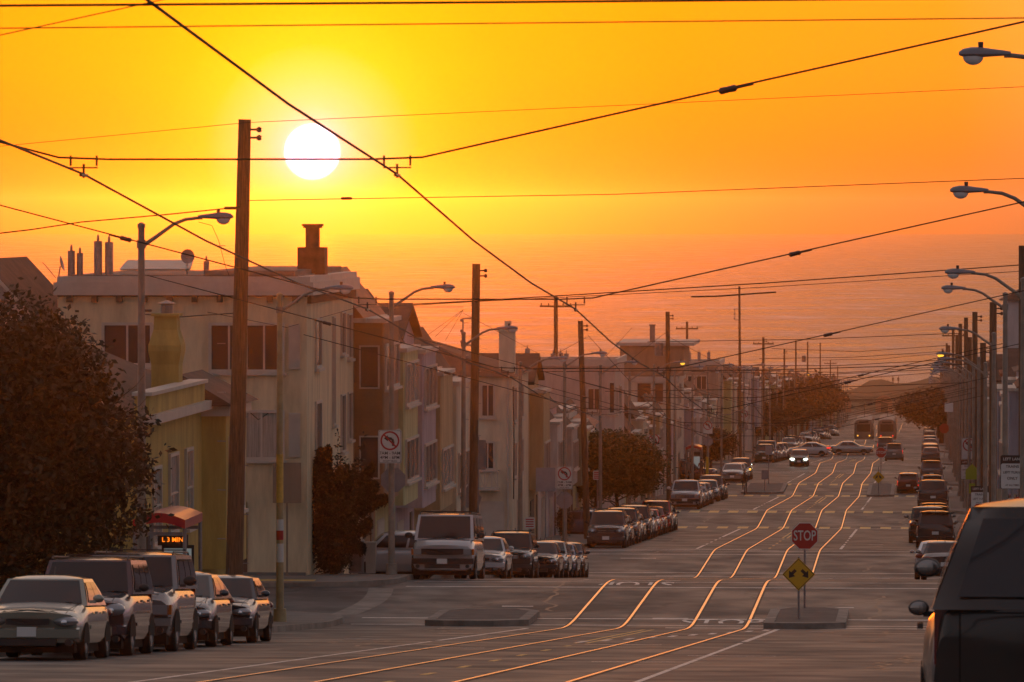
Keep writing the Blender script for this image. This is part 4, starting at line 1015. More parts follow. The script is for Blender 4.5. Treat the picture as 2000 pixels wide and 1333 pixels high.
    for k in range(rows): z=zc-gh/2+gh*(k+.5)/rows; s.ring([[(nose_x(y)+.013,y*.94,z-.008) for y in yy],[(nose_x(y)+.022,y*.94,z-.008) for y in yy],[(nose_x(y)+.022,y*.94,z+.008) for y in yy],[(nose_x(y)+.013,y*.94,z+.008) for y in yy]],False)
    D['slats']=('grille_bar',s,'chrome' if kind not in('sedan','hatch','van') else 'black',None)
    # bumper strip and lower intake
    bu=MB(); bz=.50 if kind not in('van','pickup','bigsuv') else .60; yy=[-w*.97,-w*.8,-w*.5,0,w*.5,w*.8,w*.97]
    for sgn in (1,-1):
        bu.ring([[(sgn*(nose_x(y)-.06),y,bz-.13) for y in yy],[(sgn*(nose_x(y)+.045),y,bz-.12) for y in yy],[(sgn*(nose_x(y)+.055),y,bz+.02) for y in yy],[(sgn*(nose_x(y)-.04),y,bz+.05) for y in yy]],False)
    D['bumper']=('bumper',bu,'black' if kind in('van','pickup') else 'P',40)
    it=MB(); yy=[-w*.55,0,w*.55]; it.ring([[(nose_x(y)-.1,y,bz-.27) for y in yy]+[(nose_x(y)-.1,y,bz-.14) for y in reversed(yy)],[(nose_x(y)+.03,y,bz-.25) for y in yy]+[(nose_x(y)+.03,y,bz-.14) for y in reversed(yy)]])
    for sgn in (-1,1): it.lathe([(.06,xf-.3),(.06,xf-.085)],(0,sgn*w*.78,bz-.2),'x',10)
    D['intake']=('air_intake',it,'black',None)
    for sg in (-1,1):
        h=MB()
        if kind in('van','bigsuv','pickup'):
            y0,y1=(w*.66,w*.9) if kind=='van' else (w*.62,w*.92); hz=gh*.9
            h.box(nose_x(y1)-.12,nose_x(y0)+.004,sg*y0,sg*y1,zc-hz/2,zc+hz/2)
            am=MB(); am.box(nose_x(w)-.12,nose_x(y1)+.0,sg*(y1+.01),sg*(w*.985),zc-hz/2,zc+hz/2); D[f'turn{sg}']=('turn_signal',am,'amber',None)
            for q in ((y0+y1)/2,): h.lathe([(.02,nose_x(q)),(hz*.4,nose_x(q)+.02),(hz*.42,nose_x(q)-.02)],(0,sg*q,zc),'x',12)
        else:
            c=(nose_x(w*.74)-.175,sg*w*.70,nz-.11); h.ell(c,(.215,w*.25,.095 if kind!='suv' else .13),16,8)
            D[f'bulb{sg}']=('bulb',(lambda m:(m.lathe([(.005,.0),(.05,-.012),(.055,-.03)],(nose_x(w*.70)+.055,sg*w*.70,nz-.13),'x',12),m)[1])(MB()),'chrome',40)
        D[f'head{sg}']=('headlight',h,'L',40)
        tl=MB()
        if kind in('suv','bigsuv','closesuv','van','hatch','micro'): tl.box(-nose_x(w)-.02+.04,-nose_x(w*.82)+.30,sg*w*.80,sg*(w*.915),belt-.38,belt-.02 if kind!='suv' else belt+.12)
        else: tl.ell((-nose_x(w*.75)+.10,sg*w*.76,T['trunk']-.18),(.2,w*.22,.10),12,8)
        if kind in('suv','bigsuv','closesuv','van','hatch','micro'):
            for i,v in enumerate(tl.v): tl.v[i]=(v[0]-.035,v[1],v[2])
        D[f'tail{sg}']=('taillight',tl,'T',40)
        mr=MB(); mx=T['f0']-.32+(.4 if kind=='closesuv' else 0); big=1.35 if kind in('van','bigsuv','pickup') else 1
        mr.ell((mx,sg*(w+(.10*big if kind!='closesuv' else -.04)),belt+(.10*big if kind!='closesuv' else .26)),(.065,.095*big,.07*big),12,8)
        mg=(w+(.10*big if kind!='closesuv' else -.04),belt+(.10*big if kind!='closesuv' else .26))
        if kind!='closesuv': mr.box(mx-.03,mx+.04,sg*(w-.05),sg*(w+.06),belt+.02,belt+.07)
        D[f'mirror{sg}']=('mirror',mr,'black' if kind in('van','suv','bigsuv','closesuv') else 'P',45,('mirror_glass',(lambda m:(m.ell((mx-.060,sg*mg[0],mg[1]),(.013,.078*big,.055*big),12,8),m)[1])(MB()),'mirrorglass',None))
        for i,xd in enumerate((.2,-.75) if kind not in('micro','pickup','van') else (.2,)):
            dh=MB(); dh.box(xd-.08,xd+.08,sg*(w-.01),sg*(w+.03),belt-.16,belt-.12); D[f'dh{sg}{i}']=('door_handle',dh,'P',None)
    pl=MB(); pl.box(xf+.0,xf+.066,-.16,.16,bz-.10 if kind!='van' else bz-.12,bz+.06 if kind!='van' else bz+.04); D['plate']=('number_plate',pl,'plate',None)
    pl=MB(); pl.box(-xf-.062,-xf,-.16,.16,T['trunk']-.46,T['trunk']-.31); D['plate2']=('number_plate',pl,'plate',None)
    wp_=MB(); wp_.tube([front(-.55,.02,.03),front(.05,.08,.03)],.012,5); wp_.tube([front(.1,.02,.03),front(.7,.08,.03)],.012,5); D['wiper']=('wiper',wp_,'black',None)
    if kind in('suv','bigsuv','van'):
        rk=MB()
        for sg in (-1,1):
            x0=T['r1']+.15; x1=T['f1']-.15; y=sg*(wt-.05); rk.tube([(x0-.05,y,zt+.01),(x0+.05,y,H-.0),(x1-.05,y,H-.0),(x1+.05,y,zt+.01)],.018,6)
        for x in ([T['r1']+.5] if kind!='van' else [-2.0,-1.4,-.8,-.2,.4,.9]): rk.box(x-.025,x+.025,-wt+.05,wt-.05,H+.03,H+.055)
        D['rack']=('roof_rack',rk,'black',None)
    if kind=='liftback': rk=MB(); rk.box(T['r0']+.1,T['r0']+.22,-wt,wt,T['belt']+.12,T['belt']+.16); D['spoiler']=('spoiler',rk,'P',None)
    if kind=='hatch' or kind=='suv': rk=MB(); rk.box(T['r1']-.2,T['r1']+.05,-wt*.9,wt*.9,H-.07,H-.04); D['spoiler']=('spoiler',rk,'P',40)
    if kind=='pickup':
        bd=MB(); bd.box(-2.5,-.85,-w*.8,w*.8,T['trunk']+.03,T['trunk']+.065); D['bed']=('bed_cover',bd,'black',None)
    ant=MB(); ant.tube([(T['r1']+.2,0,H-.02),(T['r1']+.02,0,H+.14)],.012,5); D['ant']=('antenna',ant,'black',None)
    out={}
    for k,v in D.items():
        def mk(v): 
            keep=v[2]; me=v[1].mesh(v[0],M[keep] if keep in M else M['black'],v[3]); return (v[0],me,keep)
        out[k]=(mk(v), mk(v[4]) if len(v)>4 else None)
    _cm[kind]=out; return out
CARN={'sedan':'sedan','hatch':'hatchback','liftback':'hatchback','suv':'suv','bigsuv':'suv','closesuv':'suv','van':'van','pickup':'pickup truck','micro':'small car'}
def car(kind,s,t,face,label,col,name='parked_car',group=None,brake=False,head=False,lod=0,rz=None,sc=1,skip=(),metallic=.5):
    """face -1: looks toward the camera; +1: looks away"""
    ang=(AL if face<0 else AR) if rz is None else rz
    root=thing(name,label,CARN[kind],s,t,gz(s),ang,group)
    slope=(gz(s+1.3)-gz(s-1.3))/2.6
    if rz is None:
        root.rotation_mode='QUATERNION'; 
        f=Vector((ST,CT,slope)).normalized()*(1 if face>0 else -1); up=Vector((0,0,1)); y=up.cross(f).normalized(); z=f.cross(y)
        mtx=Matrix((f,y,z)).transposed(); root.rotation_quaternion=mtx.to_quaternion()
    root.scale=(sc,)*3
    P=paint(col,metallic)
    for k,(a,sub) in car_meshes(kind).items():
        if k in skip or any(k.startswith(q) for q in skip): continue
        if lod>=1 and (a[0] in ('wiper','door_handle','antenna','bulb','wheel_arch','air_intake','grille_bar') or k.startswith('slats')): continue
        if lod>=2 and a[0] in ('grille','number_plate','turn_signal','roof_rack','spoiler','bed_cover','mirror'): continue
        o=link(a[0],a[1],root)
        mt={'P':P,'L':M['headlit'] if head==1 else (M['headamber'] if head==2 else M['lens']),'T':M['brake'] if brake else M['redlens']}.get(a[2])
        if mt: o.material_slots[0].link='OBJECT'; o.material_slots[0].material=mt
        if sub and lod<2:
            q=link(sub[0],sub[1],o)
    return root
SIL=(.40,.40,.38); WHT=(.62,.62,.64); BLK=(.025,.025,.03); GRY=(.13,.13,.14); DBL=(.03,.045,.09); MAR=(.11,.03,.03); RED=(.62,.03,.02); GRN=(.04,.07,.05); BEI=(.30,.26,.20); BLU=(.12,.18,.28)
G1='cars parked along the left kerb'; G2='cars parked along the right kerb'
def cars():
    c=lambda k,sf,label,col,**kw: car(k,sf+TYPES[k]['L']/2,kw.pop('t',-7.62),-1,label,col,group=G1,**kw)
    c('sedan',101.3,'pale silver sedan parked nearest on the left, cut by the frame edge',(.33,.34,.28))
    c('suv',107.0,'dark plum small suv with roof rack parked second on the left',(.10,.06,.075))
    c('bigsuv',113.0,'silver grey suv with tall roof parked third on the left under the tree',(.30,.28,.28))
    c('liftback',120.3,'dark grey compact hatchback parked fourth on the left behind the silver suv',(.07,.075,.09))
    c('sedan',127.6,'dark blue grey sedan parked fifth on the left beside the junction lamp',(.06,.065,.085))
    c('van',190.8,'white full-size van with roof ladder rack parked just past the junction',WHT,t=-7.75,metallic=.1)
    c('sedan',203,'white sedan half hidden behind the white van',WHT,t=-7.5,metallic=.1)
    c('suv',227.5,'grey crossover with black roof rails below the white van',(.10,.095,.095),t=-8.2)
    c('sedan',234.5,'dark sedan behind the grey crossover',(.05,.05,.055))
    c('hatch',241,'silver hatchback squeezed behind the dark sedan at the crest',SIL)
    c('sedan',246.5,'blue grey sedan behind the silver hatchback at the crest',BLU)
    c('hatch',252.5,'black hatchback last before the second junction on the left',BLK)
    xs=[(286.5,'suv',(.11,.10,.11),'dark crossover leading the row past the second junction'),(293,'hatch',BEI,'beige hatchback second in the row past the second junction'),(299,'suv',(.07,.08,.10),'dark suv with pale headlights third in the row past the second junction'),
        (305.5,'sedan',SIL,'silver sedan fourth in the row past the second junction'),(312,'suv',MAR,'maroon suv in the middle of the row beside the round tree'),(318.5,'sedan',WHT,'white sedan in front of the red cars'),
        (325,'sedan',RED,'bright red sedan nearest of the red cars'),(331.5,'hatch',(.36,.05,.04),'faded red hatchback between two red cars'),(338,'suv',RED,'red suv furthest of the red cars at the third junction'),(344.5,'sedan',GRY,'grey sedan hidden behind the red suv')]  # reds hold part of a lens flare's tint in the paint colour
    for s,k,col,l in xs: c(k,s,l,col,metallic=.1 if col in(RED,WHT) else .5)
    xs=[(380.5,'pickup',WHT,'pale pickup truck leading the row past the third junction'),(389,'sedan',SIL,'silver sedan behind the pale pickup truck'),(396,'hatch',SIL,'grey hatchback third past the third junction'),(404,'sedan',GRY,'dark grey sedan fourth past the third junction'),
        (418,'hatch',SIL,'silver hatchback standing clear after a gap'),(426,'suv',GRY,'grey suv behind the clear silver hatchback'),(433,'sedan',BLK,'black sedan last before the fourth junction on the left')]
    for s,k,col,l in xs: c(k,s,l,col)
    c('liftback',474,'silver liftback leading the row past the fourth junction',SIL,lod=1); c('sedan',481,'white sedan second past the fourth junction',WHT,lod=1); c('sedan',488,'dark sedan third past the fourth junction',BLK,lod=1); c('suv',495,'dark suv with one amber side light',GRY,lod=1,head=2)
    c('suv',568,'olive suv with a roof box leading the row past the fifth junction',GRN,lod=1); c('van',575,'white van in the distance behind the olive suv',WHT,lod=1); 
    cols=[SIL,GRY,WHT,BLK,BLU,BEI,DBL,SIL]; kinds=['sedan','suv','hatch','sedan','suv','liftback']
    cn={SIL:'silver',GRY:'grey',WHT:'white',BLK:'black',BLU:'blue grey',BEI:'beige',DBL:'dark blue',RED:'red',GRN:'dark green'}
    i=0; s=583
    while s<1000:
        d=(s-178)%94.2
        if 14<d<78:
            k=kinds[i%6]; col=cols[(i*3)%8]; c(k,s,f'distant {cn[col]} {CARN[k]} at the left kerb, {nth(i)} beyond the distant white van',col,lod=2); i+=1
        s+=6.6
    # right hand kerb, seen from behind
    r=lambda k,sr,label,col,**kw: car(k,sr+TYPES[k]['L']/2,kw.pop('t',7.75),1,label,col,group=G2,**kw)
    car('closesuv',42.5+2.6,8.30,1,'large dark suv close on the right with a round spare wheel cover',(.010,.010,.013),group=G2,sc=1.06,metallic=0)
    r('suv',51.5,'dark suv with door mirror showing just ahead of the close suv',(.10,.09,.08),t=8.25,skip=('ant','rack'))
    r('sedan',222,'dark sedan behind the white liftback on the right',(.05,.045,.05),t=8.0)
    r('liftback',233,'white liftback hatchback with rear wiper on the right',(.60,.62,.66),metallic=.1)
    r('suv',290,'black crossover with red tail lights on the right',BLK); r('hatch',297,'pale car hidden ahead of the black crossover on the right',SIL)
    r('pickup',304,'dark green pickup truck with pale wing on the right',GRN,t=7.4); r('suv',314,'dark suv behind the green pickup on the right',(.06,.05,.045)); 
    r('suv',330,'brown suv with roof rack fifth along the right kerb',(.09,.06,.05)); r('bigsuv',381,'dark grey large suv just past the third junction on the right',(.06,.05,.05)); r('sedan',390,'dark blue sedan past the third junction on the right',DBL)
    sp=r('suv',432,'white suv with black spare wheel cover on the right',WHT,lod=1); r('sedan',439,'gold rimmed sedan ahead of the spare wheel suv on the right',BEI,lod=1)
    m=MB(); m.lathe([(.33,-2.42),(.36,-2.40),(.36,-2.26),(.3,-2.24)],(0,-.1,.95),'x',18); m.build('spare_wheel',M['black'],sp,smooth=40)
    r('suv',475,'grey suv past the fourth junction on the right',GRY,lod=1); r('sedan',482,'silver sedan past the fourth junction on the right',SIL,lod=1); r('sedan',489,'black sedan past the fourth junction on the right',BLK,lod=1)
    i=0; s=566
    while s<900:
        d=(s-178)%94.2
        if 14<d<78:
            k=kinds[(i+2)%6]; col=cols[(i*5+1)%8]; r(k,s,f'distant {cn[col]} {CARN[k]} at the right kerb, {nth(i)} past the fifth junction',col,lod=2); i+=1
        s+=6.6
    # moving traffic
    car('hatch',457,6.0,1,'red hatchback braking in the right lane with three lit lights',(.20,.03,.03),name='moving_car',brake=True)
    car('suv',606,4.2,1,'silver grey minivan driving away with lit tail lights',(.3,.3,.3),name='moving_car',brake=True,lod=1)
    car('suv',655,3.0,1,'dark suv with lit tail lights further down the right lane',GRY,name='moving_car',brake=True,lod=1)
    car('hatch',560,-4.2,-1,'oncoming car with bright lit headlights in the left lane',GRY,name='moving_car',head=1,lod=1)
    car('sedan',651,-.6,1,'silver sedan crossing the far junction sideways',SIL,name='moving_car',rz=-TH+R(2))
    car('liftback',646,-4.9,1,'white estate car crossing the far junction with red tail light',WHT,name='moving_car',rz=math.pi-TH-R(4),brake=True)
    # side street
    car('micro',197.8,-9.75,1,'tiny white and black two-seat car standing across a driveway beside the white van',WHT,name='parked_car',rz=math.pi-TH,metallic=.1)
    car('sedan',334,-11.5,1,'silver sedan parked nose up across a driveway by the round tree',SIL,rz=math.pi-TH+R(25))
    car('sedan',322,-11.0,1,'blue grey sedan parked across the pavement in front of the round tree',BLU,rz=math.pi-TH-R(5))
    car('suv',478,-11.2,1,'dark red suv parked crosswise beside the second bus shelter',(.15,.03,.03),rz=-TH,brake=True,lod=1)
    car('hatch',480.5,-12.4,-1,'white car nose seen behind the dark red suv',WHT,rz=math.pi-TH,lod=1)
cars()
def spare_cover():
    # big round spare wheel cover on the tailgate of the close dark suv
    o=[x for x in bpy.data.objects if x.get('label','').startswith('large dark suv')][0]
    m=MB(); m.lathe([(.30,-2.70),(.36,-2.68),(.385,-2.62),(.385,-2.50),(.34,-2.42)],(0,-.12,.98),'x',28); m.build('spare_wheel_cover',M['black'],o,smooth=50)
    dk=mat('near_black_paint',(.012,.008,.006),.3,coat=.5)
    for ch in o.children:
        if ch.name.startswith('wiper'): bpy.data.objects.remove(ch); continue
        for sl_ in ch.material_slots:
            if sl_.material and sl_.material.name.startswith('car_paint'): sl_.material=dk
        if ch.name.startswith('roof.') or ch.name=='roof':
            bm=bmesh.new(); bm.from_mesh(ch.data); bmesh.ops.remove_doubles(bm,verts=bm.verts,dist=.012); bmesh.ops.recalc_face_normals(bm,faces=bm.faces); bm.to_mesh(ch.data); bm.free()
            bv=ch.modifiers.new('round','BEVEL'); bv.width=.07; bv.segments=4; bv.limit_method='ANGLE'; bv.angle_limit=R(35)
    m=MB(); m.box(-2.53,-2.42,-.86,.86,.42,.60); m.box(-2.56,-2.5,-.80,.80,.60,.63); m.build('rear_bumper',M['black'],o)
    m=MB()
    for y in (.72,-.72): m.box(-2.487,-2.47,y-.006,y+.006,.62,1.16)
    m.box(-2.487,-2.47,-.72,.72,1.155,1.168); m.build('tailgate_seam',M['archblack'],o)
    m=MB(); m.box(-2.50,-2.46,-.78,-.62,.95,1.0); m.build('door_handle',M['chrome'],o)
spare_cover()

# ------------------------------------------------------------------ trams
def tram(s,t,face,label,front):
    root=thing('tram',label,'tram',s,t,gz(s)+.25,AL if face<0 else AR)
    m=MB(); L=22
    prof=[(-1.32,.0),(-1.35,.8),(-1.33,2.6),(-1.1,3.1),(-.7,3.25),(.7,3.25),(1.1,3.1),(1.33,2.6),(1.35,.8),(1.32,0)]
    m.ring([[(L/2+dx,y*k,z*1) for y,z in prof] for dx,k in ((.25,.86),(.0,1),(-.4,1),(-L,1))]); m.build('body',mat('hazed_tram_paint',(.30,.24,.20),.6),root,smooth=35)  # body colour lightened so the tram fades into the haze
    g=MB(); g.box(L/2+.2,L/2+.27,-.95,.95,1.5,2.55); g.build('windshield',M['carglass'],root)
    g=MB(); g.box(L/2+.2,L/2+.28,-.7,.7,2.7,2.95); g.build('destination_board',M['black'],root)
    for sg in (-1,1):
        g=MB(); g.lathe([(.02,L/2+.30),(.10,L/2+.28),(.11,L/2+.2)],(0,sg*.85,.9),'x',10); g.build('headlight' if front else 'taillight',M['headamber'] if front else M['brake'],root)
    g=MB(); g.tube([(0,0,3.2),(-.8,0,4.2),(0,0,5.2)],.04,6); g.box(-.06,.06,-.8,.8,5.2,5.26); g.build('pantograph',M['black'],root)
    g=MB()
    for k in range(8): g.box(-L/2+1+k*2.5,-L/2+2.8+k*2.5,-1.355,1.355,1.5,2.5)
    g.build('side_window',M['carglass'],root)
tram(900,-1.68,-1,'oncoming tram with two yellow headlights far down the left track',True)
tram(900,1.68,-1,'tram seen from behind with red lights far down the right track',False)

# ------------------------------------------------------------------ signs
def text(body,size,m,parent,x,z,y=-.014,name='lettering',sx=1):
    cu=bpy.data.curves.new('t','FONT'); cu.body=body; cu.size=size; cu.align_x='CENTER'; cu.align_y='CENTER'; cu.extrude=.001; cu.offset=size*.012; cu.resolution_u=3
    o=bpy.data.objects.new('t',cu); COL.objects.link(o); bpy.context.view_layer.update()
    me=bpy.data.meshes.new_from_object(o.evaluated_get(bpy.context.evaluated_depsgraph_get())); bpy.data.objects.remove(o); bpy.data.curves.remove(cu)
    me.name=name; me.materials.clear(); me.materials.append(M[m]); q=link(name,me,parent); q.location=(x,y,z); q.rotation_euler=(R(90),0,0); q.scale=(sx,1,1); return q
def plate(root,pts,z,m='signwhite',name='panel',y0=-.006,y1=.0):
    b=MB(); b.ring([[(x,y0,zz+z) for x,zz in pts],[(x,y1,zz+z) for x,zz in pts]]); return b.build(name,M[m],root)
def rect(w,h,r=.03): return [(-w/2+r,-h/2),(w/2-r,-h/2),(w/2,-h/2+r),(w/2,h/2-r),(w/2-r,h/2),(-w/2+r,h/2),(-w/2,h/2-r),(-w/2,-h/2+r)]
def octo(r): return [(r*math.cos(math.pi/8+k*math.pi/4)/math.cos(math.pi/8),r*math.sin(math.pi/8+k*math.pi/4)/math.cos(math.pi/8)) for k in range(8)]
def post(root,h,r=.03,m='steel',y=.04):
    b=MB(); b.tube([(0,y,0),(0,y,h)],r,8); b.build('post',M[m],root,smooth=40)
def no_turn(root,z,r,lines=True,w=.61,h=.86,right=False):
    pl=plate(root,rect(w,h),z); plate(root,rect(w-.03,h-.03),z,'signblack','border_line',-.0065,-.006); plate(root,rect(w-.05,h-.05),z,'signwhite','face',-.0075,-.0066)
    zc=z+h*.18; sg=-1 if right else 1
    b=MB(); n=24; ro,ri=r,r*.82
    rg=[]
    for i in range(n):
        a=2*math.pi*i/n; c,s_=math.cos(a),math.sin(a); rg.append([(ro*c,-.014,zc+ro*s_),(ri*c,-.014,zc+ri*s_),(ri*c,-.010,zc+ri*s_),(ro*c,-.010,zc+ro*s_)])
    rg.append(rg[0]); b.ring(rg,False)
    q=r*.09; c=r*.86*.7071
    b.ring([[(sg*x,y,zc+zz) for x,zz in ((-c-q*.7,c-q*.7),(-c+q*.7,c+q*.7),(c+q*.7,-c+q*.7),(c-q*.7,-c-q*.7))] for y in (-.0165,-.0145)]); b.build('prohibition_ring',M['signred'],root)
    a=MB(); k=r*.13
    path=[(.34,-.55),(.34,-.05),(.22,.18),(-.05,.25),(-.22,.25)]
    for (x0,z0),(x1,z1) in zip(path,path[1:]):
        d=Vector((x1-x0,z1-z0)).normalized(); nx,nz=-d[1]*k/r,d[0]*k/r
        a.ring([[(sg*x*r,y,zc+zz*r) for x,zz in ((x0-nx,z0-nz),(x1-nx,z1-nz),(x1+nx,z1+nz),(x0+nx,z0+nz))] for y in (-.0135,-.0095)])
    a.ring([[(sg*x*r,y,zc+zz*r) for x,zz in ((-.62,.25),(-.2,.58),(-.2,-.08))] for y in (-.0135,-.0095)]); a.build('turn_arrow',M['signblack'],root)
    if lines:
        text('7AM - 9AM',w*.19,'signblack',root,0,z-h*.20); text('4PM - 6PM',w*.19,'signblack',root,0,z-h*.33); text('EXCEPT MUNI',w*.095,'signblack',root,0,z-h*.435)
def sign(name,label,s,t,cat='sign',z=None,group=None): return thing(name,label,cat,s,t,(gz(s)+.15) if z is None else z,-TH,group)
def signs():
    # island pair
    r=sign('stop_sign','red octagonal stop sign on a steel post on the near right island',173,3.9); post(r,2.42)
    zc=2.06; plate(r,octo(.375),zc,'signwhite','panel'); plate(r,octo(.355),zc,'signred','face',-.010,-.0062); text('STOP',.40,'signwhite',r,0,zc,sx=.66)
    r=sign('warning_sign','yellow diamond sign with two black downward arrows on the near right island',167.2,3.85); post(r,1.75)
    d=[(0,-.45),(.45,0),(0,.45),(-.45,0)]; zc=1.27
    plate(r,d,zc,'signyellow'); plate(r,[(x*.95,z*.95) for x,z in d],zc,'signblack','border_line',-.0085,-.0061); plate(r,[(x*.90,z*.90) for x,z in d],zc,'signyellow','face',-.0105,-.0087)
    for sg in (-1,1):
        a=MB(); a.ring([[(sg*x,y,zc+z) for x,z in ((.05,.09),(.11,.15),(.205,.055),(.145,-.005))] for y in (-.014,-.0107)]); a.ring([[(sg*x,y,zc+z) for x,z in ((.09,-.05),(.26,.11),(.265,-.10))] for y in (-.014,-.0107)]); a.build('arrow',M['signblack'],r)
    r=sign('stop_sign','small far stop sign on the second right island',467,3.9); post(r,2.8); plate(r,octo(.40),2.4,'signwhite'); plate(r,octo(.375),2.4,'signred','face',-.010,-.0062); text('STOP',.30,'signwhite',r,0,2.4,y=-.02)
    r=sign('warning_sign','small far yellow diamond sign on the second right island',449,3.85); post(r,2.0); plate(r,d,1.25,'signyellow'); a=MB()
    for sg in (-1,1): a.ring([[(sg*x,y,1.25+z) for x,z in ((.02,.12),(.12,.15),(.25,-.10),(.09,-.05))] for y in (-.014,-.0107)])
    a.build('arrow',M['signblack'],r)
    # left side lamp signs
    r=sign('no_left_turn_sign','large no left turn sign with 7AM - 9AM and 4PM - 6PM on the far corner lamp',190.3,-9.33,z=gz(190.5)+.15); r.location.x+=0
    for ch in (): pass
    no_turn(r,4.0,.30,w=.72,h=1.03); [setattr(c,'location',c.location+Vector((0,-.02,0))) for c in r.children]
    r=sign('octagonal_sign','grey back of an octagonal stop sign under the large no left turn sign',191.0,-9.3); plate(r,octo(.38),2.95,'signback',y0=.1,y1=.11); b=MB(); b.box(-.03,.03,.06,.1,2.8,3.1); b.build('bracket',M['steel'],r)
    for i,(s,zz,l) in enumerate(((285.6,3.15,'no left turn sign on the lamp left of the dark crossovers'),(380,4.0,'no left turn sign above the pale pickup truck'),(474,4.1,'no left turn sign above the second bus shelter'),(569,4.2,'far no left turn sign beside the left trees'))):
        r=sign('no_left_turn_sign',l,s,-9.5); no_turn(r,zz,.34 if i else .31,lines=i==0,w=.74,h=1.05 if i==0 else .95); post(r,zz,.035); b=plate(r,octo(.38),zz-1.05,'signback',name='sign_back',y0=.05,y1=.06)
    r=sign('pentagonal_sign','grey pentagonal sign back beside the white van pole',236,-10.2); post(r,3.6,.035); plate(r,[(-.42,-.05),(-.30,-.45),(.30,-.45),(.42,-.05),(.05,.52),(-.05,.52)],3.0,'signback')
    r=sign('sign_back','square grey sign back above the pentagonal one',236.5,-9.95); post(r,5.3,.035); plate(r,rect(.62,1.15),4.6,'signback')
    r=sign('sign_back','wide grey sign back beside the cream corner house',283.5,-10.25); post(r,3.3,.035); plate(r,rect(.9,1.1),3.1,'signback')
    for (s,t,z,l) in ((232,-10.35,1.75,'small white parking notice with red lines under the pentagonal sign back'),(262,-9.6,2.1,'white parking notice with red lines left of the cream corner garage'),(318,-9.7,3.1,'small white notice on a thin post left of the round tree')):
        r=sign('parking_sign',l,s,t); post(r,z+.3,.03); plate(r,rect(.44,.48),z); 
        for k in range(4):
            b=MB(); b.box(-.17,.17,-.009,-.0065,z+.15-k*.1-.025,z+.15-k*.1+.025) ; b.build('line_block',M['signred'],r)
    b_=None
    r=sign('pavement_board','tan panel leaning at the cream apartment wall, behind the juniper',188.4,-12.35); b=MB(); b.box(-.44,.44,-.03,.0,2.25,3.5); b.box(-.03,.03,-.02,.02,0,2.25); b.build('board',wall('stucco',(.20,.15,.11)),r)
    # right side
    def lane_sign(s,t,z,label,full=True,w=.62,h=.88):
        r=sign('lane_sign',label,s,t); post(r,z+.3,.035); plate(r,rect(w,h),z,'signblack'); plate(r,rect(w-.03,h*.74),z-h*.115,'signwhite','face',-.009,-.0062)
        text('LEFT LANE',w*.165,'signwhite',r,0,z+h*.385)
        for q,(tx,k) in enumerate((('TRAINS',.165),('LEFT TURNS',.142),('ONLY',.165))): text(tx,w*k,'signblack',r,0,z+h*(.165-q*.175))
        text('AT ALL TIMES',w*.095,'signblack',r,0,z-h*.385)
    lane_sign(160.5,9.55,4.02,'largest LEFT LANE TRAINS LEFT TURNS ONLY sign on the right'); lane_sign(262,9.6,3.2,'second LEFT LANE TRAINS sign partly hidden behind a lamp post',w=.78,h=1.08); lane_sign(352,9.7,3.3,'third and smallest LEFT LANE TRAINS sign on the right',w=.8,h=1.1)
    r=sign('no_left_turn_sign','no left turn sign at the right edge above the close dark suv',157,9.7); no_turn(r,2.95,.27,lines=False,w=.62,h=.7); post(r,3.2)
    r=sign('no_left_turn_sign','no left turn sign on a lamp post right of the parked cars',250,9.75); no_turn(r,2.25,.32,lines=False,w=.8,h=.95); post(r,2.6)
    r=sign('no_left_turn_sign','distant no left turn sign among the right poles',350,9.75); no_turn(r,4.5,.36,lines=False,w=.85,h=1.2); post(r,5)
    r=sign('stop_sign','red stop sign half hidden behind the close suv',240,9.42); post(r,2.8); plate(r,octo(.38),2.45,'signwhite'); plate(r,octo(.36),2.45,'signred','face',-.010,-.0062); text('STOP',.28,'signwhite',r,0,2.45)
    r=sign('crossing_sign','lime green pentagonal crossing sign among the right poles',300,9.55); post(r,3.6); plate(r,[(-.32,-.36),(.32,-.36),(.32,.1),(0,.40),(-.32,.1)],3.4,'signgreen'); plate(r,rect(.3,.5),2.6,'signgreen','arrow_plate')
    r=sign('parking_sign','white parking notice on a thin lamp post beside the right trees',560,9.4); post(r,6); plate(r,rect(.8,.85),5.2); 
    r=sign('stop_sign','distant stop sign among the far right poles',640,9.2); post(r,3.4); plate(r,octo(.5),3.0,'signred')
    # left boarding island posts
    for s,l in ((466,'thin steel post with small board on the second left island'),(455,'short dark post on the second left island')):
        r=thing('island_post',l,'post',s,-4.6,gz(s)+.15,-TH); post(r,2.9 if s>460 else 1.4,.035); plate(r,rect(.5,.7),2.6 if s>460 else 1.2,'signback')
signs()
def legend(s,t,flip,L=2.2,Wd=2.3):
    r=thing('road_legend',f"worn white STOP lettering on the road at the {'far' if flip else 'near'} side of the first junction",'road lettering',s,t,gz(s)+.006,-TH+(math.pi if flip else 0))
    o=text('STOP',1.0,'white',r,0,0,y=0); o.rotation_euler=(0,0,0); o.scale=(Wd/2.4,L/.7,.3)
legend(187.2,-1.5,True); legend(169.3,1.68,False)
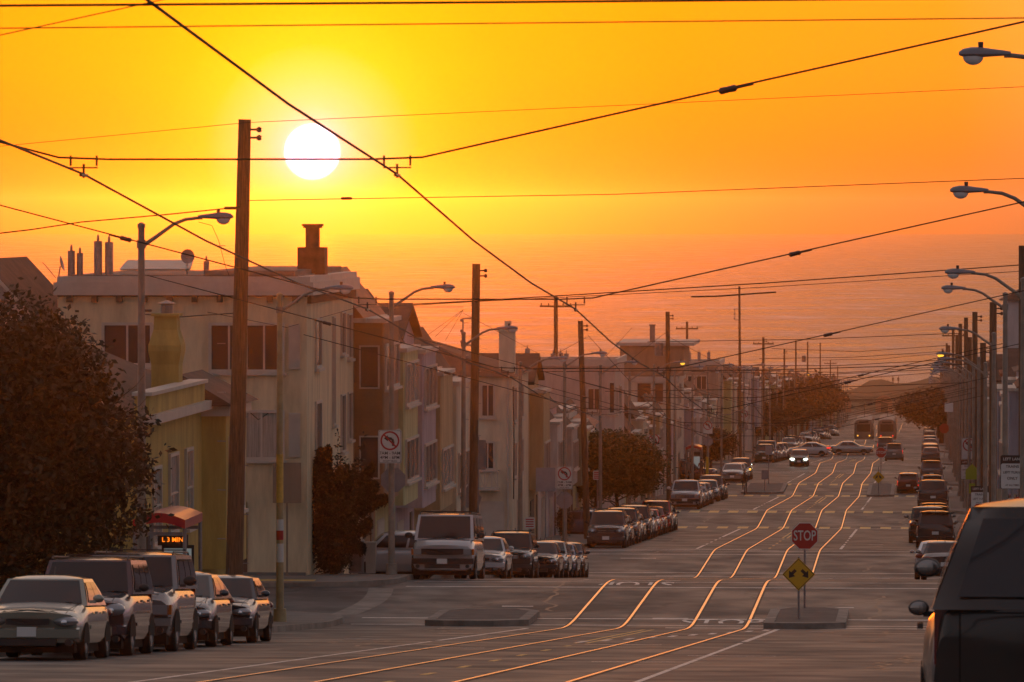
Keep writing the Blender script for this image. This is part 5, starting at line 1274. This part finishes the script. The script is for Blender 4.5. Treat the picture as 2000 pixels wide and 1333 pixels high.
def islands():
    def isl(s0,s1,t0,t1,lab):
        r=thing('traffic_island',lab,'traffic island',(s0+s1)/2,(t0+t1)/2,loc=(0,0,0))
        def outl(o):
            c=.9-o*.3; return [(s0+o,t0+o+c*.6),(s0+o+c*.3,t0+o),(s1-o-c,t0+o),(s1-o,t0+o+c*.5),(s1-o,t1-o-c*.5),(s1-o-c,t1-o),(s0+o+c,t1-o),(s0+o,t1-o-c)]
        k=MB(); q=outl(0); qi=outl(.28); n=8
        for i in range(n):
            a,b=q[i],q[(i+1)%n]; ai,bi=qi[i],qi[(i+1)%n]; A,B,AI,BI=wp(*a),wp(*b),wp(*ai),wp(*bi)
            k.quad((*A,gz(a[0])-.02),(*B,gz(b[0])-.02),(*B,gz(b[0])+.16),(*A,gz(a[0])+.16)); k.quad((*A,gz(a[0])+.16),(*B,gz(b[0])+.16),(*BI,gz(b[0])+.17),(*AI,gz(a[0])+.17))
        k.build('kerb_edge',M['kerb'],r); p=MB(); p.quad(*[(*wp(*a),gz(a[0])+.168) for a in qi]); p.build('paving',M['islepave'],r)
    isl(164.8,173.8,2.95,5.15,'raised concrete island holding the near stop and diamond signs'); isl(166.2,172.6,-6.3,-3.5,'long low concrete island left of the tram tracks at the junction')
    isl(447.5,469,3.0,5.0,'distant island holding the far stop sign'); isl(453,469,-6.3,-3.2,'distant island with thin posts left of the tracks')
islands()

# ------------------------------------------------------------------ bus shelters and pavement boxes
def shelter(s,t,lab,panel=True):
    r=thing('bus_shelter',lab,'bus shelter',s,t,gz(s)+.15,-TH)
    b=MB(); n=8
    # wavy red roof, running along the street
    L=3.4; rg=[]
    for i in range(n+1): a=i/n; x=-.62+1.2*a; rg.append([(x,-L/2,2.62+.16*math.sin(a*math.pi)),(x,L/2,2.62+.16*math.sin(a*math.pi)),(x,L/2,2.42+.14*math.sin(a*math.pi)),(x,-L/2,2.42+.14*math.sin(a*math.pi))])
    b.ring(rg); b.build('roof',M['redroof'],r)
    for (x,y) in ((-.6,-1.5),(.55,-1.5),(-.6,1.5),(.55,1.5),(-.6,0)):
        p=MB(); p.tube([(x,y,0),(x,y,2.44)],.045,8); p.build('post',M['steel'],r)
    for y in (-1.5,1.5): p=MB(); p.box(-.55,.5,y-.03,y+.03,2.25,2.33); p.build('beam',M['steel'],r)
    g=MB(); g.box(-.64,-.62,-1.4,1.4,.35,2.1); g.build('glass_wall',M['glass'],r)
    f=MB(); f.box(-.34,.42,1.36,1.42,.6,1.88); fo=f.build('poster_frame',M['black'],r); f=MB(); f.box(-.28,.36,1.33,1.358,.7,1.8); f.build('poster',M['poster'],fo)
    d=MB(); d.box(-.25,.45,-.1,.02,1.95,2.2); do=d.build('display_board',M['black'],r)
    if panel: text('L 3 MIN',.15,'led',do,.1,2.08,y=-.115)
    be=MB(); be.box(-.5,-.15,-1.2,1.2,.42,.48); be.box(-.35,-.3,-1,-.94,0,.42); be.box(-.35,-.3,.94,1,0,.42); be.build('bench',M['steel'],r)
shelter(141,-10.15,'red roofed bus shelter with amber display at the yellow house')
shelter(476,-10.6,'far bus shelter with pale poster beside the yellow hydrant post',False)
def boxes():
    r=thing('utility_cabinet','beige utility cabinet standing at the cream apartment block corner','cabinet',192.2,-10.33,gz(192)+.15,-TH)
    m=MB(); m.box(-.45,.0,-.2,.2,.02,1.0); m.box(-.47,.02,-.22,.22,1.0,1.04); m.build('cabinet_body',M['signback'],r); m=MB(); m.box(-.4,-.05,-.215,-.2,.08,.92); m.build('cabinet_door',M['galv'],r)
    r=thing('waste_bin','pale waste bin beside the beige utility cabinet','bin',192.2,-10.1,gz(192)+.15,-TH)
    m=MB(); m.ring([[(x*k,y*k,z) for x,y in ((-.16,-.16),(.16,-.16),(.16,.16),(-.16,.16))] for k,z in ((.9,.02),(1.05,.95))]); m.build('bin_body',M['trim'],r); m=MB(); m.box(-.19,.19,-.19,.19,.955,1.0); m.build('lid',M['trim'],r)
    r=thing('yellow_post','yellow striped post at the second bus shelter','post',473,-9.5,gz(473)+.1,-TH); m=MB(); m.tube([(0,0,0),(0,0,1.9)],.1,8); m.build('post',M['signyellow'],r)
boxes()

# ------------------------------------------------------------------ trees
def foliage(blobs,n,size,seed=1,elong=1,shell=.45,droop=0,gap=-.33):
    rnd=random.Random(seed); m=MB(); vol=[b[3]*b[4]*b[5] for b in blobs]; tot=sum(vol)
    for b,v in zip(blobs,vol):
        k=int(n*v/tot)
        for i in range(k):
            th=rnd.uniform(0,2*math.pi); u=rnd.uniform(-1,1); q=math.sqrt(1-u*u); d=Vector((q*math.cos(th),q*math.sin(th),u))
            rr=rnd.random()**shell
            ln=1+.26*noise.noise(d*2.3+Vector((b[0],b[1],seed)))+.20*noise.noise(d*6+Vector((seed,b[2],0)))+(rnd.random()**10)*.34
            c=Vector((b[0]+d.x*b[3]*rr*ln,b[1]+d.y*b[4]*rr*ln,b[2]+d.z*b[5]*rr*ln))
            if noise.noise(c*1.4+Vector((seed,0,0)))<gap and rr>.6: continue
            a=Vector((rnd.gauss(0,1),rnd.gauss(0,1),rnd.gauss(0,.8)-droop)).normalized(); e=a.cross(Vector((rnd.gauss(0,1),rnd.gauss(0,1),rnd.gauss(0,1)))).normalized()
            s=size*rnd.uniform(.6,1.4); p=c+a*s*elong; 
            b0=len(m.v); m.v += [tuple(c),tuple(c+a*s*elong*.5+e*s*.32),tuple(p),tuple(c+a*s*elong*.5-e*s*.32)]; m.f.append((b0,b0+1,b0+2,b0+3)); m.m.append(0)
    return m
def branches(m,base,top,r,n,seed,spread):
    rnd=random.Random(seed)
    m.tube([base,Vector(base).lerp(Vector(top),.5)+Vector((rnd.uniform(-.1,.1),0,0)),top],[r,r*.7,r*.4],8)
    for i in range(n):
        u=rnd.uniform(.45,1); p=Vector(base).lerp(Vector(top),u); a=rnd.uniform(0,6.28); q=p+Vector((math.cos(a)*spread*rnd.uniform(.5,1),math.sin(a)*spread*rnd.uniform(.5,1),spread*rnd.uniform(.2,.9)))
        mid=p.lerp(q,.5)+Vector((0,0,.12*spread)); m.tube([p,mid,q],[r*.4,r*.25,r*.08],6)
def mesh_quick(m,name,mt,parent):       # leaves: no normal recalculation needed
    me=bpy.data.meshes.new(name); me.from_pydata(m.v,[],m.f); me.materials.append(mt); me.update(); return link(name,me,parent)
def trees():
    r=thing('street_tree','large dark bushy street tree filling the left edge above the parked cars','tree',124,-10.75,gz(124)+.15,-TH,)
    b=[(-1.1,0,3.6,1.9,2.2,2.1),(.55,.2,3.7,1.75,1.9,1.75),(-.4,0,5.3,1.35,1.8,1.7),(-1.9,0,4.6,1.5,1.6,1.6),(.9,0,2.6,1.35,1.5,1.3),(-.8,-.2,2.1,2.0,1.6,1.0),(.2,0,4.7,1.3,1.5,1.3),(-2.6,0,3,1.3,1.5,1.6),(1.45,0,3.7,.9,1.0,1.0),(-2.6,0,5.0,1.4,1.6,1.5),(.3,0,5.4,1.2,1.5,1.2),(-3.3,0,3.6,1.4,1.5,2.2),(-1.2,.3,1.0,1.8,1.2,.8),(.9,.2,1.3,.9,1.0,.8)]
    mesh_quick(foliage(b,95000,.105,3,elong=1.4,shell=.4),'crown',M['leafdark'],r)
    t=MB(); branches(t,(-.3,0,0),(-.5,0,3.4),.17,16,3,1.7); t.build('trunk',M['bark'],r)
    t=MB(); rnd=random.Random(9)
    for i in range(13):
        p=Vector((1.5,-.3,2.6+i*.17)); pts=[p]; d=Vector((rnd.uniform(.5,1),-.2,rnd.uniform(-.1,.8))).normalized()
        for k in range(4): d=(d+Vector((rnd.uniform(-.2,.3),0,rnd.uniform(-.4,.5)))).normalized(); pts.append(pts[-1]+d*.27)
        t.tube(pts,[.016,.012,.009,.006,.003],4)
    t.build('bare_twig',M['bark'],r)
    r=thing('juniper','dark twisted juniper with spiky tips against the cream apartment wall','shrub',191,-11.25,gz(191)+.15,-TH)
    b=[(-.05,0,1.0,.72,.45,1.0),(0,0,1.9,1.0,.5,1.0),(.25,0,2.5,.85,.5,.8),(.45,0,2.95,.42,.35,.55),(.05,0,2.8,.5,.35,.5),(-.25,0,2.7,.45,.35,.5),(.5,0,1.5,.45,.4,.5),(.1,0,.5,.55,.4,.5),(-.55,0,1.2,.35,.3,.5)]
    for (x,z,dx,dz) in ((.32,3.3,-.10,1.05),(.78,3.1,.28,1.25),(-.45,2.9,.12,.9),(-.85,2.7,-.45,.5),(-.6,3.0,-.1,.5),(1.2,2.2,.5,.15),(1.05,2.5,.35,.25),(.95,2.0,.45,.3),(1.0,1.4,.2,.2),(.65,.95,.35,-.15),(-.15,3.3,.08,.55),(1.0,2.9,.3,.45)):
        for k in range(4): u=k/3; b.append((x+dx*u,0,z+dz*u,.19*(1-.6*u),.15*(1-.6*u),.26*(1-.4*u)))
    m=MB()
    mm=foliage(b,26000,.075,5,elong=1.7,shell=.5,gap=-.55)
    for bb in b[-40:]: 
        x=foliage([bb],900,.06,int(bb[0]*100)%97,elong=1.6,shell=.6,gap=-2); off=len(mm.v); mm.v+=x.v; mm.f+=[tuple(i+off for i in f) for f in x.f]; mm.m+=x.m
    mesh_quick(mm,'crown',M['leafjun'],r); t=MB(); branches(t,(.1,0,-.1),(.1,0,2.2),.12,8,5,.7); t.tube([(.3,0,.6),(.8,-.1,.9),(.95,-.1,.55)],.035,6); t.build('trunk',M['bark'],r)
    r=thing('street_tree','round clipped green street tree in front of the pale corner building','tree',338,-10.3,gz(338)+.15,-TH); r.scale=(1.38,1.25,1.02)
    b=[(0,0,3.6,2.2,2.0,1.5),(-.9,0,3.2,1.4,1.6,1.5),(.9,0,3.4,1.5,1.6,1.4),(.2,0,4.5,1.5,1.5,.9),(-.5,0,2.5,1.5,1.4,.9),(1.2,0,2.6,1.0,1.2,.8)]
    mesh_quick(foliage(b,44000,.12,7,elong=1.4,shell=.4),'crown',M['leafgreen'],r)
    for x in (-.5,.6): t=MB(); branches(t,(x,0,-.1),(x*.6,0,2.6),.11,5,11,1.2); t.build('trunk',M['bark'],r)
    k=0
    for (s,t_,sc,lab) in ((690,-11,1.0,'dark spreading tree nearest in the far left grove'),(745,-11.5,(1.6,1.6,1.3),'dark rounded tree second in the far left grove'),(800,-11,(1.9,1.8,1.55),'broad dark tree third in the far left grove'),(880,-10.5,(2.1,2.1,1.7),'broad dark tree at the far end of the left grove'),(975,-11.5,1.6,'lowest distant tree ending the left grove'),
                          (720,12.2,(1.5,1.5,1.25),'wide dark tree nearest in the far right grove'),(790,9.3,(1.9,1.9,1.3),'wide dark tree leaning over the street in the far right grove'),(870,9.0,(1.9,1.9,1.35),'distant dark tree ending the right grove'),(520,-10.9,.75,'small green tree beside the far no left turn sign')):
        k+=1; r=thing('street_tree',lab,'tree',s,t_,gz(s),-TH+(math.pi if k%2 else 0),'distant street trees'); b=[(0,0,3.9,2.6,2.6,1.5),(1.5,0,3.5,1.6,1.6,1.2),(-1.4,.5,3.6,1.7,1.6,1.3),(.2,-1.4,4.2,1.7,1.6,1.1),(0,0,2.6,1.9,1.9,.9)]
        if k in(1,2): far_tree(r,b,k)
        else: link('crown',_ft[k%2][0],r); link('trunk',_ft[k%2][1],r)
        r.scale=sc if isinstance(sc,tuple) else (sc,sc,sc)
    for (s,t_,h,lab) in ((313,-11.1,1.6,'low dark shrub at the olive house foot'),(170,-12.9,1.3,'small dark hedge plant at the end of the yellow house')):
        r=thing('shrub',lab,'shrub',s,t_,gz(s)+.15,0); mesh_quick(foliage([(0,0,h/2,.45,.45,h/2)],2600,.09,int(s)),'crown',M['leafdark'],r); t=MB(); t.tube([(0,0,0),(0,0,h*.6)],.04,6); t.build('trunk',M['bark'],r)
_ft={}
def far_tree(r,b,k):
    c=mesh_quick(foliage(b,17000,.22,20+k,elong=1.3,shell=.4),'crown',M['leafdark'],r); t=MB(); branches(t,(0,0,0),(0,0,3),.2,6,k,1.6); o=t.build('trunk',M['bark'],r); _ft[k%2]=(c.data,o.data)
trees()

# ------------------------------------------------------------------ people
def person(s,t,label,pose,rz,cloth='cloth',scale=1,z=None):
    r=thing('person',label,'person',s,t,gz(s)+.15 if z is None else z,rz)
    if pose=='ride': J=dict(pel=(0,-.12,.98),ch=(0,.14,1.36),nk=(0,.24,1.50),hd=(0,.28,1.66),sh=.19,el=(.27,.30,1.18),ha=(.24,.50,1.04),kn=[(.12,.24,.78),(-.12,.16,.60)],ft=[(.12,.10,.38),(-.12,.0,.18)])
    else: J=dict(pel=(0,0,.92),ch=(0,0,1.30),nk=(0,0,1.46),hd=(0,.02,1.62),sh=.19,el=(.25,-.02,1.10),ha=(.24,.10,.88),kn=[(.10,.03,.50),(-.10,-.02,.50)],ft=[(.10,.0,.06),(-.10,-.06,.06)])
    V=[];E=[];Rr=[]
    def a(p,rad,par=None): V.append(p);Rr.append(rad); i=len(V)-1; (E.append((par,i)) if par is not None else None); return i
    p=a(J['pel'],.15); c=a(J['ch'],.17,p); n=a(J['nk'],.065,c); 
    h=a(J['hd'],.095,n); h2=a((J['hd'][0],J['hd'][1],J['hd'][2]+.10),.08,h)
    for k,sg in enumerate((1,-1)):
        s1=a((sg*J['sh'],J['ch'][1],J['ch'][2]+.08),.065,c); e=a((sg*J['el'][0],J['el'][1],J['el'][2]),.045,s1); w_=a((sg*J['ha'][0],J['ha'][1],J['ha'][2]),.032,e); a((sg*J['ha'][0],J['ha'][1]+.05,J['ha'][2]-.07),.028,w_)
        hp=a((J['kn'][k][0],J['pel'][1],J['pel'][2]-.06),.095,p); kn=a(J['kn'][k],.065,hp); f=a(J['ft'][k],.045,kn); a((J['ft'][k][0],J['ft'][k][1]+.16,J['ft'][k][2]-.02),.04,f)
    me=bpy.data.meshes.new('body'); me.from_pydata(V,E,[]); o=link('body',me,r); o.modifiers.new('s','SKIN'); o.modifiers.new('u','SUBSURF').levels=1; o.modifiers['u'].render_levels=1
    for i,rv in enumerate(me.skin_vertices[0].data): rv.radius=(Rr[i],Rr[i]*.8)
    me.skin_vertices[0].data[0].use_root=True; me.materials.append(M[cloth])
    fc=MB(); hx=J['hd']; fc.ell((0,hx[1]+.03,hx[2]+.06),(.082,.088,.115),12,8); fc.ell((0,hx[1]+.125,hx[2]+.05),(.014,.02,.022),6,4)
    for sg in (-1,1): fc.ell((sg*.085,hx[1]+.03,hx[2]+.06),(.014,.03,.032),6,4)
    fo=fc.build('face',M['skin'],r,smooth=60); hr=MB(); hr.ell((0,hx[1]+.005,hx[2]+.10),(.095,.10,.10),12,8); hr.build('hair',M['black'],r,smooth=60)
    r.scale=(scale,)*3; return r
def people():
    person(452,-6.0,'cyclist in dark clothes riding toward the camera on the left',pose='ride',rz=math.pi-TH,z=gz(452))
    r=thing('bicycle','dark bicycle under the cyclist on the left','bicycle',452,-6.0,gz(452),math.pi-TH)
    for y in (-.52,.52):
        m=MB(); m.tube([(0,y+.33*math.cos(a),.34+.33*math.sin(a)) for a in [2*math.pi*i/20 for i in range(21)]],.02,6,cap=False)
        for k in range(8): a=math.pi*k/8; m.tube([(0,y+.33*math.cos(a),.34+.33*math.sin(a)),(0,y-.33*math.cos(a),.34-.33*math.sin(a))],.002,3)
        m.build('wheel',M['tyre'],r)
    m=MB(); 
    for a,b in (((0,-.52,.34),(0,-.1,.3)),((0,-.1,.3),(0,-.2,.85)),((0,-.2,.78),(0,.36,.85)),((0,-.1,.3),(0,.38,.78)),((0,.34,.98),(0,.52,.34)),((0,-.52,.34),(0,-.2,.78))): m.tube([a,b],.018,6)
    m.build('frame',M['black'],r); m=MB(); m.tube([(-.27,.46,.99),(0,.34,1.0),(.27,.46,.99)],.015,6); m.build('handlebar',M['black'],r); m=MB(); m.ell((0,-.2,.88),(.07,.13,.03)); m.build('saddle',M['black'],r)
    person(471.5,-9.9,'pedestrian in dark clothes waiting at the second bus shelter',pose='stand',rz=math.pi)
    person(474,-11.0,'pedestrian in pale grey clothes standing inside the second bus shelter',pose='stand',rz=math.pi,cloth='cloth2')
    for dt,l in ((-.5,'person standing on the dune crest, left one of a pair facing the sea'),(.75,'person standing on the dune crest, right one of a pair facing the sea')):
        person(1438,-6.9+7.0+dt,l,pose='stand',rz=0,z=-40.95)
people()
def dune_arch():
    for t,l in ((-11.5,'small pale arched hut at the street end, left one'),(-2.2,'small pale arched hut at the street end, right one')):
        r=thing('hut',l,'hut',1396,t,gz(1396),-TH); m=MB(); pts=[(-1.9,0),(1.9,0),(1.9,2.2)]+[(1.9*math.cos(a),2.2+1.5*math.sin(a)) for a in [math.pi*i/10 for i in range(1,10)]]+[(-1.9,2.2)]
        m.ring([[(x,-1,z) for x,z in pts],[(x,2,z) for x,z in pts]]); m.build('wall',M['orange'],r); d=MB(); d.box(-.7,.7,-1.05,-1.002,0,2.1); d.build('door',M['darktrim'],r)
dune_arch()
# ------------------------------------------------------------------ air
def haze():
    m=bpy.data.materials.new('sea_haze'); m.use_nodes=True; t=m.node_tree; t.nodes.clear()
    o=N(t,'ShaderNodeOutputMaterial'); v=N(t,'ShaderNodeVolumePrincipled'); t.links.new(v.outputs[0],o.inputs['Volume'])
    v.inputs['Color'].default_value=(.90,.91,.86,1); v.inputs['Density'].default_value=HAZE_DENSITY; v.inputs['Anisotropy'].default_value=HAZE_G
    b=MB(); b.box(-7100,7100,-90,12600,-56,22); ob=b.build('haze',m); ob['kind']='stuff'
haze()
